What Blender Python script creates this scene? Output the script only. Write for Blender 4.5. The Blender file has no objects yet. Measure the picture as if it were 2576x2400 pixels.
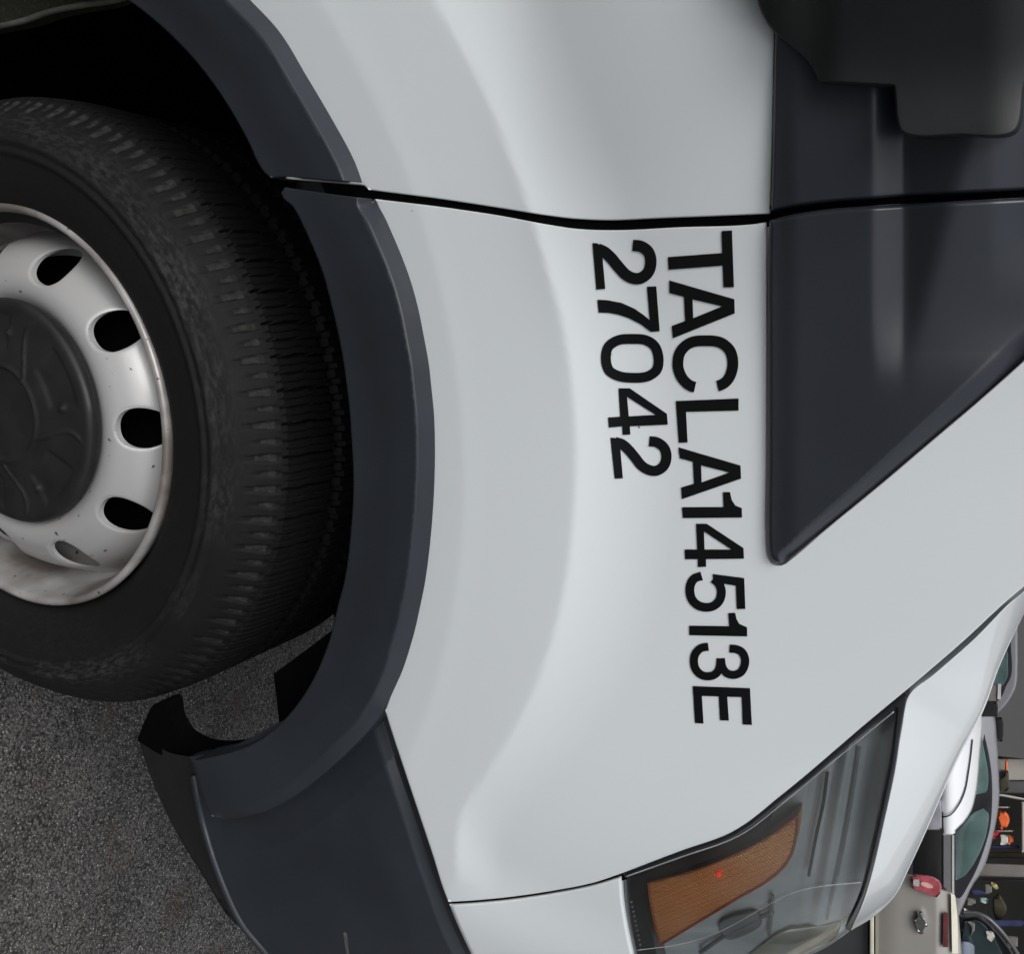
import bpy, math, random
import numpy as np
from mathutils import Vector, Matrix
from mathutils.geometry import delaunay_2d_cdt

random.seed(4); np.random.seed(4)
scn = bpy.context.scene
COL = scn.collection

# ------------------------------------------------------------------ camera
YAW, PITCH = math.radians(9.5), math.radians(21.7)
CAM = np.array([-.046, -.685, 1.375])
FOC, PX, PY = 2219., 1600., 1200.
_c, _s = math.cos, math.sin
FWD = np.array([_s(YAW)*_c(PITCH), _c(YAW)*_c(PITCH), -_s(PITCH)])
RGT = np.array([_s(YAW)*_s(PITCH), _c(YAW)*_s(PITCH), _c(PITCH)])   # the phone is held on its side
DWN = np.array([_c(YAW), -_s(YAW), 0.])
cd = bpy.data.cameras.new('camera'); cam = bpy.data.objects.new('camera', cd); COL.objects.link(cam)
cd.sensor_fit = 'HORIZONTAL'; cd.sensor_width = 36.; cd.lens = FOC/2576.*36.
cd.shift_x = -(PX-1288.)/2576.
cd.clip_start = .02; cd.clip_end = 600.
m = Matrix([list(RGT), list(-DWN), list(-FWD)]).transposed().to_4x4()
m.translation = Vector(CAM); cam.matrix_world = m
scn.camera = cam

# ------------------------------------------------------------------ light
w = bpy.data.worlds.new('World'); scn.world = w; w.use_nodes = True
nt = w.node_tree; nt.nodes.clear()
sky = nt.nodes.new('ShaderNodeTexSky'); sky.sky_type = 'NISHITA'; sky.sun_disc = False
SUN_EL, SUN_RO = math.radians(52), math.radians(215)
sky.sun_elevation = SUN_EL; sky.sun_rotation = SUN_RO; sky.air_density = 1.0; sky.dust_density = 4.; sky.ozone_density = 1.
hsv = nt.nodes.new('ShaderNodeHueSaturation'); hsv.inputs['Saturation'].default_value = .22
bg = nt.nodes.new('ShaderNodeBackground'); bg.inputs['Strength'].default_value = .12
out = nt.nodes.new('ShaderNodeOutputWorld')
nt.links.new(sky.outputs[0], hsv.inputs['Color']); nt.links.new(hsv.outputs[0], bg.inputs[0]); nt.links.new(bg.outputs[0], out.inputs[0])
sl = bpy.data.lights.new('sun', 'SUN'); sl.energy = .6; sl.angle = math.radians(30); sl.color = (1., .985, .96)
so = bpy.data.objects.new('sun', sl); COL.objects.link(so)
# direction towards the sun for a Nishita sky: rotation is measured clockwise from +Y
sd = Vector((math.sin(SUN_RO)*math.cos(SUN_EL), math.cos(SUN_RO)*math.cos(SUN_EL), math.sin(SUN_EL)))
so.rotation_euler = sd.to_track_quat('Z', 'Y').to_euler()
scn.view_settings.view_transform = 'Standard'; scn.view_settings.look = 'None'
scn.view_settings.exposure = .5; scn.view_settings.gamma = 1.

# ------------------------------------------------------------------ materials
def mat(name, col, rough=.5, metal=0., coat=0., spec=.5, trans=0., noise=None, bump=None, alpha=1., ior=1.45, emis=None, tint=None):
    """noise=(scale, amount[, detail]) varies the colour, bump=(scale, strength, distance)"""
    ma = bpy.data.materials.new(name); ma.use_nodes = True
    n = ma.node_tree; b = n.nodes['Principled BSDF']; L = n.links
    b.inputs['Base Color'].default_value = (*col, 1)
    b.inputs['Roughness'].default_value = rough; b.inputs['Metallic'].default_value = metal
    b.inputs['Coat Weight'].default_value = coat; b.inputs['Coat Roughness'].default_value = .04
    b.inputs['Specular IOR Level'].default_value = spec; b.inputs['Transmission Weight'].default_value = trans
    b.inputs['IOR'].default_value = ior
    tc = n.nodes.new('ShaderNodeTexCoord')
    if emis: b.inputs['Emission Color'].default_value = (*emis[0], 1); b.inputs['Emission Strength'].default_value = emis[1]
    if noise:
        t = n.nodes.new('ShaderNodeTexNoise'); t.inputs['Scale'].default_value = noise[0]; t.inputs['Detail'].default_value = noise[2] if len(noise) > 2 else 6
        L.new(tc.outputs['Object'], t.inputs['Vector'])
        r = n.nodes.new('ShaderNodeMapRange'); r.inputs['From Min'].default_value = .3; r.inputs['From Max'].default_value = .7
        r.inputs['To Min'].default_value = 0; r.inputs['To Max'].default_value = 1
        L.new(t.outputs['Fac'], r.inputs['Value'])
        mx = n.nodes.new('ShaderNodeMix'); mx.data_type = 'RGBA'
        k = noise[1]; t2 = tint or col
        mx.inputs['A'].default_value = (*[c*(1-k) for c in col], 1); mx.inputs['B'].default_value = (*[c*(1+k) for c in t2], 1)
        L.new(r.outputs[0], mx.inputs['Factor']); L.new(mx.outputs['Result'], b.inputs['Base Color'])
        r2 = n.nodes.new('ShaderNodeMapRange'); r2.inputs['To Min'].default_value = rough*.8; r2.inputs['To Max'].default_value = min(1, rough*1.2)
        L.new(t.outputs['Fac'], r2.inputs['Value']); L.new(r2.outputs[0], b.inputs['Roughness'])
    if bump:
        t = n.nodes.new('ShaderNodeTexNoise'); t.inputs['Scale'].default_value = bump[0]; t.inputs['Detail'].default_value = 4
        L.new(tc.outputs['Object'], t.inputs['Vector'])
        bu = n.nodes.new('ShaderNodeBump'); bu.inputs['Strength'].default_value = bump[1]; bu.inputs['Distance'].default_value = bump[2]
        L.new(t.outputs['Fac'], bu.inputs['Height']); L.new(bu.outputs[0], b.inputs['Normal'])
    return ma

M = {}
def paint_mat():
    ma = mat('white_paint', (.69, .735, .755), rough=.38, coat=.75, noise=(1.6, .015, 3))
    n = ma.node_tree; L = n.links; b = n.nodes['Principled BSDF']
    # sparse dirt specks
    tc = n.nodes.new('ShaderNodeTexCoord'); v = n.nodes.new('ShaderNodeTexVoronoi'); v.inputs['Scale'].default_value = 16
    nz = n.nodes.new('ShaderNodeTexNoise'); nz.inputs['Scale'].default_value = 7.; nz.inputs['Detail'].default_value = 1
    L.new(tc.outputs['Object'], v.inputs['Vector']); L.new(tc.outputs['Object'], nz.inputs['Vector'])
    c = n.nodes.new('ShaderNodeMath'); c.operation = 'LESS_THAN'; c.inputs[1].default_value = .016
    L.new(v.outputs['Distance'], c.inputs[0])
    g = n.nodes.new('ShaderNodeMath'); g.operation = 'GREATER_THAN'; g.inputs[1].default_value = .53
    L.new(nz.outputs['Fac'], g.inputs[0])
    mu = n.nodes.new('ShaderNodeMath'); mu.operation = 'MULTIPLY'; L.new(c.outputs[0], mu.inputs[0]); L.new(g.outputs[0], mu.inputs[1])
    mx = n.nodes.new('ShaderNodeMix'); mx.data_type = 'RGBA'
    src = b.inputs['Base Color'].links[0].from_socket
    L.new(mu.outputs[0], mx.inputs['Factor']); L.new(src, mx.inputs['A']); mx.inputs['B'].default_value = (.16, .15, .14, 1)
    L.new(mx.outputs['Result'], b.inputs['Base Color'])
    return ma
M['paint'] = paint_mat()
M['trim'] = mat('charcoal_plastic', (.021, .0255, .033), rough=.44, noise=(7, .22, 8), bump=(2200, .12, .0004), spec=.5)
M['sail'] = mat('black_satin_plastic', (.027, .031, .040), rough=.33, noise=(6, .15, 5), bump=(1800, .05, .0003), spec=.55)
M['mirror'] = mat('mirror_plastic', (.013, .015, .016), rough=.5, noise=(20, .15, 5), bump=(1800, .15, .0004))
M['dark'] = mat('black_rubber', (.006, .006, .007), rough=.6, noise=(20, .2))
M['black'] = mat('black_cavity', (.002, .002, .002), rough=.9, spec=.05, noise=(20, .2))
M['under'] = mat('unpainted_underlip', (.011, .011, .011), rough=.6, noise=(15, .25), bump=(600, .1, .001))
M['vinyl'] = mat('black_vinyl', (.003, .0035, .004), rough=.35, noise=(10, .1))
M['dkseam'] = mat('lens_seam', (.35, .36, .36), rough=.3, noise=(50, .2))
M['lampblack'] = mat('lamp_black', (.012, .014, .018), rough=.3, noise=(30, .3))
M['lampgrey'] = mat('lamp_bezel_grey', (.52, .57, .585), rough=.4, noise=(9, .2, 7), tint=(.56, .62, .64), metal=.1)
M['lampdark'] = mat('lamp_bezel_dark', (.24, .27, .28), rough=.35, noise=(22, .3, 7), metal=.3)
M['chrome'] = mat('lamp_reflector', (.6, .6, .50), rough=.25, noise=(25, .25, 6), metal=.8)
def amber_mat():
    ma = mat('amber_lens', (1., .38, .06), rough=.35, noise=(10, .1, 3), tint=(1., .55, .22))
    n = ma.node_tree; L = n.links; b = n.nodes['Principled BSDF']
    tc = n.nodes.new('ShaderNodeTexCoord'); mp = n.nodes.new('ShaderNodeMapping'); mp.inputs['Rotation'].default_value = (0, .5, 0)
    v = n.nodes.new('ShaderNodeTexVoronoi'); v.inputs['Scale'].default_value = 300; v.inputs['Randomness'].default_value = 0.
    L.new(tc.outputs['Object'], mp.inputs[0]); L.new(mp.outputs[0], v.inputs['Vector'])
    bu = n.nodes.new('ShaderNodeBump'); bu.inputs['Strength'].default_value = 1.; bu.inputs['Distance'].default_value = .0022
    L.new(v.outputs['Distance'], bu.inputs['Height']); L.new(bu.outputs[0], b.inputs['Normal'])
    q = n.nodes.new('ShaderNodeMapRange'); q.inputs['From Min'].default_value = .15; q.inputs['From Max'].default_value = .6; q.inputs['To Max'].default_value = .38; L.new(v.outputs['Distance'], q.inputs['Value'])
    mx = n.nodes.new('ShaderNodeMix'); mx.data_type = 'RGBA'; src = b.inputs['Base Color'].links[0].from_socket
    L.new(q.outputs[0], mx.inputs['Factor']); L.new(src, mx.inputs['A']); mx.inputs['B'].default_value = (.30, .06, .01, 1); L.new(mx.outputs['Result'], b.inputs['Base Color'])
    return ma
M['amber'] = amber_mat()
M['amberrim'] = mat('amber_lens_rim', (.46, .12, .04), rough=.25, noise=(60, .25))
M['redglow'] = mat('red_reflection_glow', (.7, .03, .02), rough=.3, emis=((1, .05, .03), .35), noise=(80, .1))
def cover_mat(name, tint, gloss_rough, haze):
    ma = bpy.data.materials.new(name); ma.use_nodes = True; n = ma.node_tree; n.nodes.clear(); L = n.links
    o = n.nodes.new('ShaderNodeOutputMaterial'); tr = n.nodes.new('ShaderNodeBsdfTransparent'); tr.inputs[0].default_value = (*tint, 1)
    gl = n.nodes.new('ShaderNodeBsdfGlossy'); gl.inputs['Roughness'].default_value = gloss_rough; gl.inputs['Color'].default_value = (1, 1, 1, 1)
    df = n.nodes.new('ShaderNodeBsdfDiffuse'); df.inputs[0].default_value = (.5, .5, .46, 1)
    fr = n.nodes.new('ShaderNodeFresnel'); fr.inputs['IOR'].default_value = 1.5
    tc = n.nodes.new('ShaderNodeTexCoord'); nz = n.nodes.new('ShaderNodeTexNoise'); nz.inputs['Scale'].default_value = 18; nz.inputs['Detail'].default_value = 8
    L.new(tc.outputs['Object'], nz.inputs['Vector'])
    mr = n.nodes.new('ShaderNodeMapRange'); mr.inputs['From Min'].default_value = .35; mr.inputs['From Max'].default_value = .8
    mr.inputs['To Min'].default_value = haze*.4; mr.inputs['To Max'].default_value = haze*2; L.new(nz.outputs['Fac'], mr.inputs['Value'])
    m1 = n.nodes.new('ShaderNodeMixShader'); L.new(mr.outputs[0], m1.inputs[0]); L.new(tr.outputs[0], m1.inputs[1]); L.new(df.outputs[0], m1.inputs[2])
    m2 = n.nodes.new('ShaderNodeMixShader'); L.new(fr.outputs[0], m2.inputs[0]); L.new(m1.outputs[0], m2.inputs[1]); L.new(gl.outputs[0], m2.inputs[2])
    L.new(m2.outputs[0], o.inputs[0]); return ma
M['lens'] = cover_mat('clear_lamp_cover', (.96, .975, .97), .05, .015)
M['glass'] = mat('tinted_car_glass', (.10, .16, .155), rough=.06, noise=(3, .5, 4), spec=.8)
M['glassdk'] = mat('dark_car_glass', (.03, .045, .05), rough=.05, noise=(3, .4, 4), spec=.8)

def tyre_mat():
    ma = mat('tyre_rubber', (.012, .012, .012), rough=.72, spec=.3, bump=(260, .25, .001))
    n = ma.node_tree; L = n.links; b = n.nodes['Principled BSDF']
    tc = n.nodes.new('ShaderNodeTexCoord')
    a = n.nodes.new('ShaderNodeTexNoise'); a.inputs['Scale'].default_value = 260; a.inputs['Detail'].default_value = 10; a.inputs['Roughness'].default_value = .7
    c = n.nodes.new('ShaderNodeTexNoise'); c.inputs['Scale'].default_value = 6; c.inputs['Detail'].default_value = 4
    L.new(tc.outputs['Object'], c.inputs['Vector'])
    # a dusty scuffed ring on the shoulder of the sidewall, broken up by noise
    sp = n.nodes.new('ShaderNodeSeparateXYZ'); L.new(tc.outputs['Object'], sp.inputs[0])
    def mth(op, x, y=None, v=None):
        q = n.nodes.new('ShaderNodeMath'); q.operation = op; L.new(x, q.inputs[0])
        if y is not None: L.new(y, q.inputs[1])
        if v is not None: q.inputs[1].default_value = v
        return q.outputs[0]
    rr = mth('SQRT', mth('ADD', mth('MULTIPLY', sp.outputs[0], sp.outputs[0]), mth('MULTIPLY', sp.outputs[2], sp.outputs[2])))
    cb = n.nodes.new('ShaderNodeCombineXYZ'); L.new(mth('MULTIPLY', mth('ARCTAN2', sp.outputs[2], sp.outputs[0]), v=.11), cb.inputs[0]); L.new(rr, cb.inputs[1]); L.new(mth('MULTIPLY', sp.outputs[1], v=.5), cb.inputs[2]); L.new(cb.outputs[0], a.inputs['Vector'])
    dd = mth('ABSOLUTE', mth('SUBTRACT', rr, v=.311))
    band = n.nodes.new('ShaderNodeMapRange'); band.inputs['From Min'].default_value = .004; band.inputs['From Max'].default_value = .02
    band.inputs['To Min'].default_value = 1; band.inputs['To Max'].default_value = .12; L.new(dd, band.inputs['Value'])
    mr = n.nodes.new('ShaderNodeMapRange'); mr.inputs['From Min'].default_value = .44; mr.inputs['From Max'].default_value = .66; L.new(a.outputs['Fac'], mr.inputs['Value'])
    mr2 = n.nodes.new('ShaderNodeMapRange'); mr2.inputs['From Min'].default_value = .4; mr2.inputs['From Max'].default_value = .65; L.new(c.outputs['Fac'], mr2.inputs['Value'])
    f = mth('MULTIPLY', mth('MULTIPLY', mr.outputs[0], mr2.outputs[0]), band.outputs[0])
    mx = n.nodes.new('ShaderNodeMix'); mx.data_type = 'RGBA'; L.new(f, mx.inputs['Factor'])
    mx.inputs['A'].default_value = (.0065, .0065, .0065, 1); mx.inputs['B'].default_value = (.055, .053, .052, 1)
    L.new(mx.outputs['Result'], b.inputs['Base Color']); return ma
M['tyre'] = tyre_mat()
M['notch_rubber'] = mat('paler_rubber', (.021, .0205, .02), rough=.85, noise=(160, .8, 6), bump=(400, .3, .001))
def rim_mat():
    ma = mat('silver_steel_paint', (.45, .45, .45), rough=.38, metal=.2, coat=.2)
    n = ma.node_tree; L = n.links; b = n.nodes['Principled BSDF']
    tc = n.nodes.new('ShaderNodeTexCoord'); sp = n.nodes.new('ShaderNodeSeparateXYZ'); L.new(tc.outputs['Object'], sp.inputs[0])
    def mth(op, x, y=None, v=None):
        q = n.nodes.new('ShaderNodeMath'); q.operation = op; L.new(x, q.inputs[0])
        if y is not None: L.new(y, q.inputs[1])
        if v is not None: q.inputs[1].default_value = v
        return q.outputs[0]
    rr = mth('SQRT', mth('ADD', mth('MULTIPLY', sp.outputs[0], sp.outputs[0]), mth('MULTIPLY', sp.outputs[2], sp.outputs[2])))
    mr = n.nodes.new('ShaderNodeMapRange'); mr.inputs['From Min'].default_value = .192; mr.inputs['From Max'].default_value = .21; L.new(rr, mr.inputs['Value'])
    nz = n.nodes.new('ShaderNodeTexNoise'); nz.inputs['Scale'].default_value = 11; nz.inputs['Detail'].default_value = 8; L.new(tc.outputs['Object'], nz.inputs['Vector'])
    m2 = n.nodes.new('ShaderNodeMapRange'); m2.inputs['From Min'].default_value = .35; m2.inputs['From Max'].default_value = .6; L.new(nz.outputs['Fac'], m2.inputs['Value'])
    f = mth('MULTIPLY', mr.outputs[0], m2.outputs[0])
    mx = n.nodes.new('ShaderNodeMix'); mx.data_type = 'RGBA'; L.new(f, mx.inputs['Factor'])
    mx.inputs['A'].default_value = (.45, .45, .45, 1); mx.inputs['B'].default_value = (.17, .15, .135, 1)
    # chips of rust and dark specks
    v = n.nodes.new('ShaderNodeTexNoise'); v.inputs['Scale'].default_value = 95; v.inputs['Detail'].default_value = 6; L.new(tc.outputs['Object'], v.inputs['Vector'])
    m3 = n.nodes.new('ShaderNodeMapRange'); m3.inputs['From Min'].default_value = .69; m3.inputs['From Max'].default_value = .72; L.new(v.outputs['Fac'], m3.inputs['Value'])
    my = n.nodes.new('ShaderNodeMix'); my.data_type = 'RGBA'; L.new(m3.outputs[0], my.inputs['Factor']); L.new(mx.outputs['Result'], my.inputs['A'])
    my.inputs['B'].default_value = (.05, .035, .025, 1)
    L.new(my.outputs['Result'], b.inputs['Base Color']); return ma
M['rim'] = rim_mat()
M['cap'] = mat('hub_cap_plastic', (.014, .014, .015), rough=.5, noise=(30, .25, 6), bump=(700, .15, .0005))
def felt_mat(name, base, fleck, scale):
    ma = mat(name, base, rough=.95, bump=(scale, .6, .003), spec=.1)
    n = ma.node_tree; L = n.links; b = n.nodes['Principled BSDF']; tc = n.nodes.new('ShaderNodeTexCoord')
    a = n.nodes.new('ShaderNodeTexNoise'); a.inputs['Scale'].default_value = scale; a.inputs['Detail'].default_value = 6; L.new(tc.outputs['Object'], a.inputs['Vector'])
    mr = n.nodes.new('ShaderNodeMapRange'); mr.inputs['From Min'].default_value = .56; mr.inputs['From Max'].default_value = .72; L.new(a.outputs['Fac'], mr.inputs['Value'])
    mx = n.nodes.new('ShaderNodeMix'); mx.data_type = 'RGBA'; L.new(mr.outputs[0], mx.inputs['Factor']); mx.inputs['A'].default_value = (*base, 1); mx.inputs['B'].default_value = (*fleck, 1)
    L.new(mx.outputs['Result'], b.inputs['Base Color']); return ma
M['felt'] = felt_mat('felt_wheel_liner', (.009, .0087, .0085), (.06, .057, .054), 330)
M['guard'] = felt_mat('textured_splash_guard', (.028, .028, .022), (.06, .06, .045), 260)
def asphalt_mat():
    ma = mat('asphalt', (.05, .05, .05), rough=.85, spec=.35)
    n = ma.node_tree; L = n.links; b = n.nodes['Principled BSDF']; tc = n.nodes.new('ShaderNodeTexCoord')
    def vor(s, feat='F1'):
        v = n.nodes.new('ShaderNodeTexVoronoi'); v.inputs['Scale'].default_value = s; v.feature = feat; L.new(tc.outputs['Object'], v.inputs['Vector']); return v
    def noi(s, d=5):
        v = n.nodes.new('ShaderNodeTexNoise'); v.inputs['Scale'].default_value = s; v.inputs['Detail'].default_value = d; L.new(tc.outputs['Object'], v.inputs['Vector']); return v
    def mr(sock, a, b_, c=0., d=1.):
        q = n.nodes.new('ShaderNodeMapRange'); q.inputs['From Min'].default_value = a; q.inputs['From Max'].default_value = b_
        q.inputs['To Min'].default_value = c; q.inputs['To Max'].default_value = d; L.new(sock, q.inputs['Value']); return q.outputs[0]
    def mix(f, A, B):
        q = n.nodes.new('ShaderNodeMix'); q.data_type = 'RGBA'; L.new(f, q.inputs['Factor'])
        for s, v in (('A', A), ('B', B)):
            if isinstance(v, tuple): q.inputs[s].default_value = (*v, 1)
            else: L.new(v, q.inputs[s])
        return q.outputs['Result']
    v1 = vor(260); v2 = vor(400)
    rnd = n.nodes.new('ShaderNodeSeparateColor'); L.new(v1.outputs['Color'], rnd.inputs[0])
    rnd2 = n.nodes.new('ShaderNodeSeparateColor'); L.new(v2.outputs['Color'], rnd2.inputs[0])
    base = mix(mr(noi(11, 7).outputs['Fac'], .36, .62), (.022, .0205, .02), (.068, .065, .064))
    c1 = mix(mr(rnd.outputs[0], .0, 1., 0., .75), base, (.16, .155, .15))
    lightst = n.nodes.new('ShaderNodeMath'); lightst.operation = 'MULTIPLY'
    L.new(mr(rnd2.outputs[1], .84, .95), lightst.inputs[0]); L.new(mr(v2.outputs['Distance'], .55, .25), lightst.inputs[1])
    c2 = mix(lightst.outputs[0], c1, (.46, .45, .44))
    pit = mr(v1.outputs['Distance'], .45, .85)
    c3 = mix(pit, c2, (.02, .019, .018))
    st = mix(mr(noi(9, 3).outputs['Fac'], .58, .75, 0, .5), c3, (.055, .04, .033))
    L.new(st, b.inputs['Base Color'])
    bu = n.nodes.new('ShaderNodeBump'); bu.inputs['Strength'].default_value = .8; bu.inputs['Distance'].default_value = .003; bu.invert = True
    L.new(v1.outputs['Distance'], bu.inputs['Height'])
    bu2 = n.nodes.new('ShaderNodeBump'); bu2.inputs['Strength'].default_value = .6; bu2.inputs['Distance'].default_value = .002; bu2.invert = True
    L.new(v2.outputs['Distance'], bu2.inputs['Height']); L.new(bu.outputs[0], bu2.inputs['Normal']); L.new(bu2.outputs[0], b.inputs['Normal'])
    return ma
M['asphalt'] = asphalt_mat()

# ------------------------------------------------------------------ geometry helpers
def tag(o, label=None, cat=None, group=None, kind=None):
    if label: o['label'] = label
    if cat: o['category'] = cat
    if group: o['group'] = group
    if kind: o['kind'] = kind
    return o
def empty(name, loc, parent=None):
    o = bpy.data.objects.new(name, None); COL.objects.link(o); o.empty_display_size = .1
    if parent: o.parent = parent; o.location = Vector(loc)-parent.location
    else: o.location = loc
    return o
def world_loc(o):
    v = Vector((0, 0, 0))
    while o: v = v+o.location; o = o.parent
    return v
def mesh_obj(name, verts, faces, material, parent=None, normals=None, smooth=True, origin=None):
    """verts in world space; the object's origin sits at its parent's (or at origin)"""
    verts = np.asarray(verts, float)
    org = np.array(origin if origin is not None else (world_loc(parent) if parent else (0, 0, 0)), float)
    me = bpy.data.meshes.new(name); me.from_pydata((verts-org).tolist(), [], [list(map(int, f)) for f in faces]); me.update()
    if smooth: me.polygons.foreach_set('use_smooth', [True]*len(me.polygons))
    mats = material if isinstance(material, list) else [material]
    for a in mats: me.materials.append(a)
    if normals is not None:
        me.normals_split_custom_set_from_vertices([tuple(v) for v in normals])
    o = bpy.data.objects.new(name, me); COL.objects.link(o)
    if parent: o.parent = parent; o.location = Vector(org)-world_loc(parent)
    else: o.location = org
    return o

K = 1.2958                                   # outlines are noted in a 1988-px wide copy of the photograph
def dirs(px, py):
    px = np.asarray(px, float); py = np.asarray(py, float)
    return FWD+((px-PX)/FOC)[..., None]*RGT+((py-PY)/FOC)[..., None]*DWN
def at_y(px, py, y):
    d = dirs(px, py); t = (np.asarray(y)-CAM[1])/d[..., 1]
    return CAM+t[..., None]*d

WZ = .343                                    # wheel axle height
def sstep(a, b, x):
    t = np.clip((x-a)/(b-a), 0, 1); return t*t*t*(t*(6*t-15)+10)
def softp(x, w): return w*np.logaddexp(0, x/w)
# the crease of the shoulder: radius about the axle against angle
_cr = [(900, -420), (1000, -180), (1092, 0), (1152.5, 102), (1213, 211.7), (1262, 329), (1303.7, 438.6), (1337.7, 529), (1379, 673), (1414, 800), (1436, 950), (1446, 1100), (1446, 1200), (1440, 1300), (1426.6, 1435), (1399.6, 1570), (1356, 1705), (1302, 1818), (1232, 1937), (1183.6, 2002), (1154, 2050.5), (1141, 2099), (1134, 2164), (1128, 2240)]
_cp = at_y(np.array([p[0] for p in _cr]), np.array([p[1] for p in _cr]), np.array([-.052]*len(_cr)))
_ca = np.degrees(np.arctan2(_cp[:, 2]-WZ, _cp[:, 0])); _cd = np.hypot(_cp[:, 0], _cp[:, 2]-WZ)
_g = np.linspace(_ca.min(), _ca.max(), 400); _o = np.argsort(_ca)
_gr = np.interp(_g, _ca[_o], _cd[_o]); _gr = np.convolve(np.pad(_gr, 12, mode='edge'), np.hanning(27)[1:-1]/np.hanning(27)[1:-1].sum(), 'valid')
def S(x, z):
    """outer surface of the van's flank: y as a function of x (forward) and z (up)"""
    r = np.hypot(x, z-WZ)
    ang = np.degrees(np.arctan2(z-WZ, x))
    y = -.0535+.08*softp(.622-r, .0012)-.0012*np.clip(r-.64, 0, .08)/.08     # narrow turned-in flange round the arch
    fade = sstep(45.5, 56, ang)
    rc = np.interp(ang, _g, _gr); Lw = .045+.035*sstep(55, 80, ang)
    t = np.clip(softp(r-rc, .0011), 0, Lw)
    y = y+fade*(.37-.12*sstep(98, 112, ang))*(t-t*t/(2*Lw))                  # the shoulder round the wheel arch
    y = y+.055*softp(z-1.0, .05)*(1-sstep(.1, -.25, x))           # lean-in of the upper flank
    y = y-.24*(softp(z-1.045, .014)-softp(z-1.17, .03))*sstep(.02, -.25, x)      # the door skin hangs out a little under the belt line
    q = x+.50*(z-.95)
    fr = softp(q-.30, .05)
    y = y+np.where(fr < .42, .95*fr**2, .95*.42**2+2*.95*.42*(fr-.42))   # the nose wraps round to the front
    return y
def ySurf(px, py, off=0.):
    y = np.full(np.shape(px), -.03)
    for i in range(60):
        P = at_y(px, py, y+off)
        y = y+.45*(S(P[..., 0], P[..., 2])-y)
    return y+off

def spline(pts, step=7., closed=True):
    """Catmull-Rom through pts; a point with a third element is a sharp corner"""
    P = [(p[0]*K, p[1]*K) for p in pts]; C = [len(p) > 2 for p in pts]; n = len(P); res = []
    rng = range(n) if closed else range(n-1)
    for i in rng:
        a, b = np.array(P[i]), np.array(P[(i+1) % n])
        ca, cb = C[i], C[(i+1) % n]
        if not closed: ca = ca or i == 0; cb = cb or i == n-2
        p0 = np.array(P[(i-1) % n]) if not ca else a-(b-a)
        p3 = np.array(P[(i+2) % n]) if not cb else b+(b-a)
        L = np.linalg.norm(b-a); k = max(1, int(L/step))
        d0 = max(np.linalg.norm(a-p0), 1e-6); d3 = max(np.linalg.norm(p3-b), 1e-6)
        m0 = ((b-a)/L+(a-p0)/d0)/2*L; m1 = ((b-a)/L+(p3-b)/d3)/2*L
        for j in range(k):
            t = j/k; t2 = t*t; t3 = t2*t
            res.append((2*t3-3*t2+1)*a+(t3-2*t2+t)*m0+(-2*t3+3*t2)*b+(t3-t2)*m1)
    if not closed: res.append(np.array(P[-1]))
    return np.array(res)
def dist_poly(P, Q, closed=True):
    """distance of points P to polyline Q"""
    A = Q if closed else Q[:-1]; B = np.roll(Q, -1, 0) if closed else Q[1:]
    best = np.full(len(P), 1e9)
    for i in range(0, len(P), 4000):
        p = P[i:i+4000, None, :]; ab = (B-A)[None]; ap = p-A[None]
        t = np.clip((ap*ab).sum(-1)/np.maximum((ab**2).sum(-1), 1e-9), 0, 1)
        best[i:i+4000] = np.sqrt(((ap-t[..., None]*ab)**2).sum(-1)).min(1)
    return best
def inside(P, Q):
    x, y = P[:, 0], P[:, 1]; r = np.zeros(len(P), bool); j = len(Q)-1
    for i in range(len(Q)):
        xi, yi = Q[i]; xj, yj = Q[j]
        if yi != yj:
            c = ((yi > y) != (yj > y)) & (x < (xj-xi)*(y-yi)/(yj-yi)+xi); r ^= c
        j = i
    return r
def area(Q): x, y = Q[:, 0], Q[:, 1]; return .5*np.sum(x*np.roll(y, -1)-np.roll(x, -1)*y)

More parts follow.
